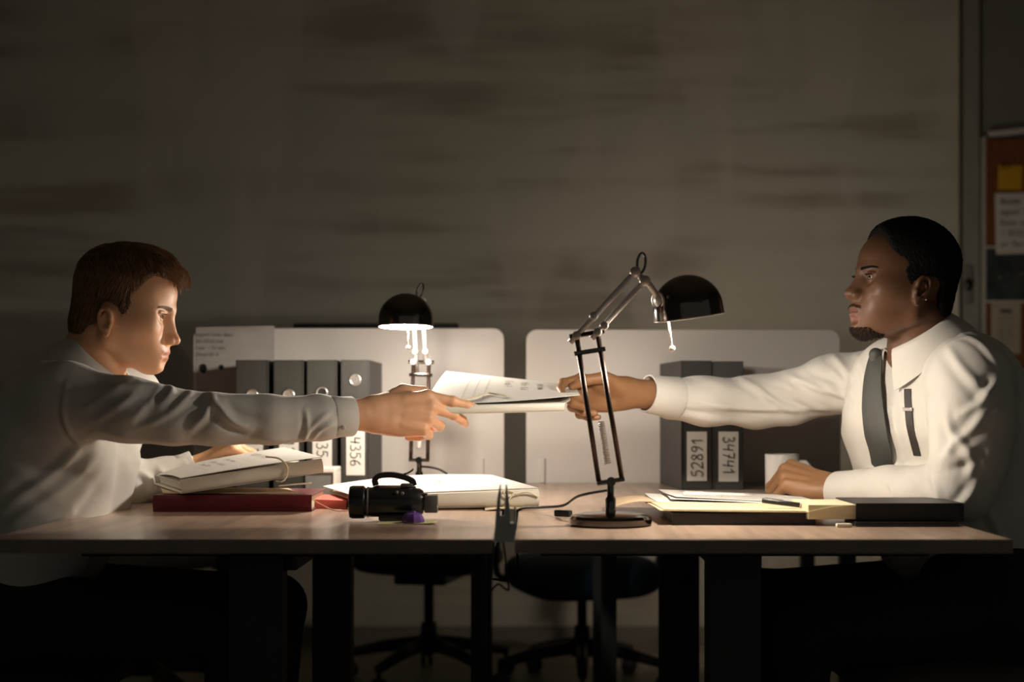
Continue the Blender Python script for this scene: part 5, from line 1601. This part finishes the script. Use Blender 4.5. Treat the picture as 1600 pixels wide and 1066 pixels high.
    cuff(P(280, 737, 3.01), P(304, 728, 3.02), .034, .0325, M_shirt, sh, loc)
    collar('collar', NB + [.012, 0, .014], (.60, 0, .80), (1, 0, -.6), .0610, .046, .036, .052, .064, M_shirt, sh, loc, .30, 1.25, (1.0, 1.12))
    MB().lathe([(.0045, 0), (.005, .001), (.0035, .002), (.001, .0022)], P(536, 668, 2.597) - loc, axis=(0, -1, -.5), n=14).build('button', mat('button_pearl', (0.66, 0.63, 0.58), 0.25, noise=0.05), sh, smooth=True)
    # ---- trousers, shoes
    C = SDF()
    hips = [np.array([-1.0, 2.72 - .10, .555]), np.array([-1.0, 2.72 + .10, .555])]
    kn = [np.array([-.53, 2.575, .545]), np.array([-.53, 2.90, .535])]
    an = [np.array([-.56, 2.57, .11]), np.array([-.56, 2.93, .11])]
    C.cap(hips[0], hips[1], .115, .115, .05); C.cap((-1.0, 2.66, .60), (-1.0, 2.78, .60), .115, .115, .05)
    legs(C, hips, kn, an)
    V3, F3 = C.mesh(.008); V3 = smooth_mesh(V3, F3, 1)
    person_mesh('trousers', V3, F3, M_trou, loc, body)
    shoes(an, (1, 0, 0), body, loc)

# ------------------------------------------------------------------ man on the right
def man_right():
    loc = np.array([.88, 2.80, 0.0])
    H = np.array([.712, 2.72, 1.175]); R = head_frame(math.radians(180 + 10), math.radians(-7), math.radians(-1))
    S = SDF()
    add_head(S, H, R, dict(chin=.080, nose=.1125, ala=.0160, lip=1.12, open=.0028, ear=(.010, -.018), es=.93, nz=.008, mz=.007))
    T = lambda p: H + R @ np.array(p, float)
    NB = P(1447, 555, 2.75)
    S.cap(T((-.034, 0, -.050)), NB, .053, .060, .02)
    for s in (-1, 1): S.cap(T((-.030, s * .048, -.055)), NB + [-.05, s * -.018, .0], .010, .010, .02)
    SL = P(1512, 585, 2.60); SR = P(1392, 590, 2.93)
    EL = P(1505, 772, 2.565); WL = P(1306, 766, 2.815)
    ER = P(1190, 628, 3.05); WR = P(978, 614, 2.935)
    S.cap(NB, P(1490, 760, 2.80), .06, .085, .05); S.cap(P(1490, 760, 2.80), P(1530, 930, 2.80), .085, .09, .05)
    S.cap(NB - [0, 0, .06], SR, .035, .038, .02); S.cap(NB - [0, 0, .06], SL, .035, .038, .02)
    S.cap(SR, ER, .042, .036, .02); S.cap(ER, WR, .038, .0275, .02)
    S.cap(SL, EL, .042, .034, .02); S.cap(EL, WL, .034, .026, .02)
    # right hand: thumb on top of the file, fingers below, palm to the camera
    hand(S, WR, ER, np.array([-1.0, -.10, .02]), (.04, .80, .42), 1,
         [(34, 40, 22, 4), (58, 56, 30, 0), (66, 64, 36, -2), (70, 68, 40, -4)],
         [(.016, .022, -.012), (.050, .046, -.026), (.086, .044, -.034), (.113, .030, -.036)], 1.04)
    # left hand resting on its side on the desk
    hand(S, WL, EL, np.array([-.82, .36, .26]), (.16, -.62, .80), -1,
         [(62, 62, 30, 2), (66, 66, 34, 0), (66, 72, 40, -2), (62, 76, 44, -4)],
         [(.018, .024, -.012), (.050, .042, -.030), (.080, .034, -.046), (.100, .014, -.056)], 1.13)
    V, F = S.mesh(.0023)
    body = person_mesh('person', V, F, M_skinR, loc, fill=S.fill)
    tag(body, 'man in white shirt and dark tie on the right taking the file', 'person')
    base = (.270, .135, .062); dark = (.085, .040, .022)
    face = (.120, .057, .030)  # shade on the face put into its skin colour, darker than the hands
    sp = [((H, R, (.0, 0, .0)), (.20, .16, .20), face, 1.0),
          ((H, R, (.100, 0, -.066)), (.012, .026, .0085), (.13, .055, .040), .7), ((H, R, (.098, 0, -.078)), (.012, .024, .0085), (.19, .085, .065), .8)]
    for s in (-1, 1): sp += [((H, R, (.09, s * .03, .0)), (.02, .022, .014), dark, .35)]
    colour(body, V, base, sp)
    eyes(H, R, body, loc, ('brown', (.020, .009, .004)), look=(-.05, -.03))
    bv = bvh_of(V, F)
    def cast(y, z, x0=.16, dirx=(-1, 0, 0)):
        hit = bv.ray_cast(Vector(T((x0, y, z))), Vector(R @ np.array(dirx, float)), .2)
        return hit
    for s in (-1, 1):
        gs = []
        for i in range(420):
            u = rnd.random(); v = rnd.uniform(-1, 1)
            y = s * (.011 + .038 * u); z = .0145 + .0045 * math.sin(u * 2.4) + v * (.0028 * (1 - .6 * u))
            hit = cast(y, z)
            if hit[0] is None: continue
            n_ = np.array(hit[1]); p = np.array(hit[0]) - n_ * .0003
            dr = R @ np.array([-.25, s * .9, .3 - .5 * u]); dr -= n_ * (dr @ n_); dr /= np.linalg.norm(dr)
            gs.append([p, p + dr * .003 + n_ * .0010, p + dr * .0055 + n_ * .0006])
        strands(gs, .00045, 'eyebrow', M_hairR, body, loc)
        gs = []
        for i in range(26):
            u = i / 25; c = np.array([.0795, s * .032, 0]); a = -1 + 2 * u
            p = c + [.0118 - .004 * abs(a) ** 2, s * a * .0115, .0034]
            gs.append([T(p), T(p + np.array([.004, s * a * .0015, .0005])), T(p + np.array([.0065, s * a * .003, .0022]))])
        strands(gs, .0004, 'eyelashes', M_hairR, body, loc)
    # goatee and moustache
    gs = []
    for i in range(4200):
        az = rnd.uniform(-1.15, 1.15); zz = rnd.uniform(-.118, -.084)
        hit = bv.ray_cast(Vector(T((.03 + .12 * math.cos(az), .12 * math.sin(az), zz - .02))), Vector(R @ np.array([-math.cos(az), -math.sin(az), .18])), .2)
        if hit[0] is None: continue
        q = R.T @ (np.array(hit[0]) - H)
        if q[2] > -.087 - .0 * abs(q[1]) or abs(q[1]) > .034 - max(0, (q[2] + .095)) * 1.2 or q[0] < .045: continue
        if q[2] > -.094 and abs(q[1]) < .016 and rnd.random() < .7: continue
        n_ = np.array(hit[1]); p = np.array(hit[0]) - n_ * .0003
        d = R @ np.array([rnd.gauss(.1, .4), rnd.gauss(0, .5), -.7]); d /= np.linalg.norm(d)
        L_ = rnd.uniform(.0025, .0055)
        gs.append([p, p + n_ * L_ * .5 + d * L_ * .3, p + n_ * L_ * .65 + d * L_ * .8])
    for i in range(240):
        y = rnd.uniform(-.028, .028); z = -.0530 - .16 * abs(y) + rnd.uniform(-.0028, .0028)
        hit = cast(y, z)
        if hit[0] is None: continue
        n_ = np.array(hit[1]); p = np.array(hit[0]) - n_ * .0003
        d = R @ np.array([.2, .5 * (1 if y > 0 else -1), -.8]); L_ = rnd.uniform(.002, .004)
        gs.append([p, p + n_ * L_ * .4 + d * L_ * .4, p + n_ * L_ * .3 + d * L_])
    strands(gs, .00036, 'beard', mat('beard_soft', (0.028, 0.021, 0.015), 0.7, noise=0.3, nscale=200, spec=0.2), body, loc)
    # cropped hair
    poly = [(.060, .150), (.080, .114), (.075, .1045), (.073, .085), (.068, .0647), (.054, .033), (.040, .006), (.033, -.024), (.020, -.026), (.014, .0), (-.007, .011), (-.024, .013), (-.040, .003), (-.043, -.042), (-.058, -.065), (-.13, -.07), (-.14, .15)]
    pf = poly_sdf(poly)
    C = SDF()
    C.ell(T((-.003, 0, .042)), (.098, .0815, .0885), R, 0)
    C.ell(T((-.042, 0, -.030)), (.049, .060, .056), R, .03)
    for s in (-1, 1): C.ell(T((.022, s * .066, -.006)), (.028, .0125, .036), R, .012)
    C.ell(T((.030, 0, .062)), (.056, .066, .048), R, .02)
    def pcut(p):
        q = (p - H) @ R; return pf(q[..., 0], q[..., 2])
    C.fn(pcut, (-9, -9, -9), (9, 9, 9), .006)
    Vh, Fh = C.mesh(.0022); Nh = vnormals(Vh, Fh)
    Vh = Vh + Nh * (nrs.normal(0, .0006, len(Vh)))[:, None]
    cap = person_mesh('hair', Vh, Fh, M_hairR, loc, body)
    # ear stud
    ep = T((-.022, .0845, -.0455))
    hit = bv.find_nearest(Vector(ep)); ep = np.array(hit[0])
    MB().ball(ep + np.array(hit[1]) * .001 - loc, .0024, 12).build('ear_stud', mat('stud_silver', (0.8, 0.8, 0.8), 0.1, metal=1.0, noise=0.05), body, smooth=True)

    # ---- shirt
    C = SDF()
    th = math.radians(32); sd = np.array([math.sin(th), -math.cos(th), 0]); fw = np.array([-math.cos(th), -math.sin(th), 0])
    CH = P(1468, 650, 2.78); BE = P(1488, 770, 2.80); PV = P(1520, 890, 2.82)
    for s in (-1, 1):
        C.cap(CH + sd * s * .075, BE + sd * s * .07, .122, .118, .06)
        C.cap(BE + sd * s * .07, PV + sd * s * .07, .118, .118, .06)
        C.cap(P(1455, 590, 2.77) + sd * s * .08, CH + sd * s * .075, .085, .12, .07)
    C.cap(NB + [.022, 0, -.050], CH, .068, .11, .05)
    C.cap(NB + [.040, -.02, -.034], P(1514, 590, 2.61), .048, .064, .04)
    C.cap(NB + [.022, .02, -.028], SR + [0, 0, -.005], .046, .062, .04)
    C.chain([P(1517, 596, 2.60), P(1520, 660, 2.57), P(1514, 720, 2.555), P(1503, 762, 2.56)], [.074, .071, .064, .056], .03)
    C.chain([P(1503, 765, 2.56), P(1450, 772, 2.62), P(1390, 768, 2.70), P(1345, 767, 2.765)], [.056, .050, .046, .042], .02)
    C.chain([SR + [0, 0, -.003], P(1300, 600, 2.99), P(1235, 622, 3.03), P(1180, 628, 3.05), P(1100, 627, 3.01), P(1050, 624, 2.985)], [.068, .058, .053, .0515, .048, .044], .03)
    C.cap(T((-.026, 0, -.06)), NB, .0605, .066, .004, 's')
    A = lambda l, Y: [P(x, y, Y) for x, y in l]
    ln = [
        ([(1560, 590), (1548, 610), (1530, 632), (1500, 648)], 0.0072, 0.0083, 2.51),
        ([(1480, 540), (1500, 570), (1530, 605), (1545, 625)], 0.0050, 0.0090, 2.53),
        ([(1475, 655), (1500, 690), (1520, 720), (1512, 755)], 0.0065, 0.0083, 2.49),
        ([(1478, 640), (1488, 690), (1475, 720)], 0.0043, 0.0075, 2.50),
        ([(1540, 640), (1520, 670), (1485, 700)], 0.0058, 0.0083, 2.49),
        ([(1540, 700), (1515, 725), (1480, 735)], -0.0043, 0.0090, 2.49),
        ([(1455, 740), (1465, 765), (1470, 790)], 0.0050, 0.0067, 2.54),
        ([(1430, 745), (1440, 768), (1445, 785)], 0.0029, 0.0060, 2.60),
        ([(1530, 745), (1515, 775), (1490, 800)], 0.0050, 0.0075, 2.51),
        ([(1388, 752), (1398, 768), (1396, 790)], 0.0036, 0.0053, 2.65),
        ([(1340, 550), (1350, 590), (1362, 630)], 0.0043, 0.0075, 2.90),
        ([(1300, 575), (1320, 600), (1345, 632)], 0.0050, 0.0083, 2.93),
        ([(1270, 590), (1300, 620), (1330, 640)], -0.0043, 0.0083, 2.95),
        ([(1230, 600), (1255, 625), (1300, 645)], 0.0036, 0.0075, 2.97),
        ([(1060, 622), (1130, 634), (1210, 640)], 0.0036, 0.0060, 2.95),
        ([(1060, 640), (1120, 650), (1180, 655)], -0.0029, 0.0060, 2.96),
        ([(1480, 515), (1530, 535), (1565, 575)], 0.0029, 0.0045, 2.60),
        ([(1415, 560), (1412, 610), (1425, 700)], 0.0036, 0.0053, 2.66),
        ([(1395, 640), (1410, 700), (1420, 740)], 0.0043, 0.0075, 2.68),
        ([(1298, 552), (1330, 589), (1350, 624)], .006, .008, 2.95), ([(1230, 585), (1283, 609), (1337, 624)], .005, .007, 2.98), ([(1195, 607), (1222, 624), (1252, 636)], -.005, .007, 2.98),
        ([(1150, 588), (1190, 612), (1228, 634)], .004, .007, 3.0), ([(1065, 634), (1180, 640), (1317, 638)], .0035, .006, 2.97), ([(1265, 580), (1290, 592), (1320, 600)], -.004, .007, 2.97),
        ([(1540, 790), (1560, 830), (1575, 870)], 0.0043, 0.0090, 2.70),
    ]
    sh, Vs, Fs = cloth('shirt', C, .0037, M_shirt, body, loc, ln, 2, .0013)
    cuff(P(1358, 767, 2.745), P(1308, 769, 2.812), .0430, .0395, M_shirt, sh, loc)
    cuff(P(1057, 623, 2.983), P(1011, 615, 2.952), .0445, .0390, M_shirt, sh, loc)
    collar('collar', NB + [-.002, 0, .010], (-.46, -.03, .88), (-1, -.22, -.5), .0645, .046, .036, .052, .074, M_shirt, sh, loc, .24, 1.5, (1.0, 1.10))
    # ---- tie laid on the shirt front
    sb = bvh_of(Vs, Fs)
    def on(px, py):
        d = Vector(P(px, py, 1.0) - np.array([0, 0, CAMZ])).normalized()
        hit = sb.ray_cast(Vector((0, 0, CAMZ)), d, 6)
        return hit
    M_tie = mat('tie_grey', (0.055, 0.058, 0.050), 0.6, noise=0.25, nscale=500, bump=0.2, bscale=900)
    path = [(1374, 556, 10), (1371, 572, 12), (1368, 600, 14), (1369, 640, 17), (1374, 680, 18), (1381, 708, 17)]
    ctr = []
    for px, py, w2 in path:
        hit = None; k = 0
        while (hit is None or hit[0] is None) and k < 14: hit = on(px + k * 3, py); k += 1
        ctr.append((np.array(hit[0]), np.array(hit[1]), w2))
    dd = ctr[-1][0] - ctr[-2][0]; dd[1] += .02
    ctr.append((ctr[-1][0] + dd * 1.3, ctr[-1][1], 15))
    cl = smoothline([c[0] + fw * .010 for c in ctr], 5); wl = np.interp(np.linspace(0, 1, len(cl)), np.linspace(0, 1, len(ctr)), [c[2] for c in ctr]) * 2.75 / FPX
    def tief(u, v):
        i = u * (len(cl) - 1); k = min(int(i), len(cl) - 2); t = i - k
        p = cl[k] * (1 - t) + cl[k + 1] * t; w_ = np.interp(i, range(len(wl)), wl)
        return p + sd * (v - .5) * 2 * w_ * 1.35 + fw * (.005 * math.sin(math.pi * v)) - loc
    tie = MB().sheet(tief, 34, 8, .003).build('tie', M_tie, body, auto=50)
    k0 = cl[0]
    kn_ = SDF(); kn_.cap(k0 + [0, 0, .002], k0 + [0, 0, -.016], .0135, .0095, .01)
    Vk, Fk = kn_.mesh(.003); person_mesh('tie_knot', Vk, Fk, M_tie, loc, tie)
    # ---- braces strap with metal slider
    sp_ = []
    for px, py in ((1419, 608), (1419, 622), (1420, 640), (1422, 665), (1428, 690), (1434, 712)):
        hit = on(px, py)
        if hit[0] is not None: sp_.append((np.array(hit[0]), np.array(hit[1])))
    pl = smoothline([p + n * .0022 for p, n in sp_], 4)
    def strapf(u, v):
        i = u * (len(pl) - 1); k = min(int(i), len(pl) - 2); t = i - k
        return pl[k] * (1 - t) + pl[k + 1] * t + sd * (v - .5) * .017 - loc
    br = MB().sheet(strapf, 20, 3, .0015).build('braces_strap', mat('strap_brown', (0.030, 0.022, 0.018), 0.6, noise=0.2), body)
    m_ = pl[int(len(pl) * .42)] + fw * .002 - loc
    MB().box((-.011, -.002, -.0035), (.011, .002, .0035), .001, R=np.stack([sd, -fw, [0, 0, 1]], 1), c=m_).build('slider', M_ring, br)
    # ---- trousers, shoes
    C = SDF()
    hips = [np.array([.88, 2.70, .55]), np.array([.88, 2.90, .55])]
    kn = [np.array([.46, 2.56, .535]), np.array([.45, 2.86, .545])]
    an = [np.array([.50, 2.56, .11]), np.array([.49, 2.86, .11])]
    C.cap(hips[0], hips[1], .12, .12, .05); C.cap((.88, 2.74, .62), (.88, 2.86, .62), .122, .122, .05)
    legs(C, hips, kn, an, (.09, .066, .052))
    V3, F3 = C.mesh(.008); V3 = smooth_mesh(V3, F3, 1)
    N3 = vnormals(V3, F3)
    V3 = folds(V3, N3, [([(1270, 925), (1300, 960), (1310, 1000)], 0.0043, 0.0075, 2.5), ([(1310, 925), (1345, 955), (1380, 970)], 0.0043, 0.0075, 2.5), ([(1350, 925), (1400, 950), (1450, 940)], 0.0036, 0.0090, 2.5)])
    person_mesh('trousers', V3, F3, M_trou, loc, body)
    shoes(an, (-1, 0, 0), body, loc)

man_left()
man_right()
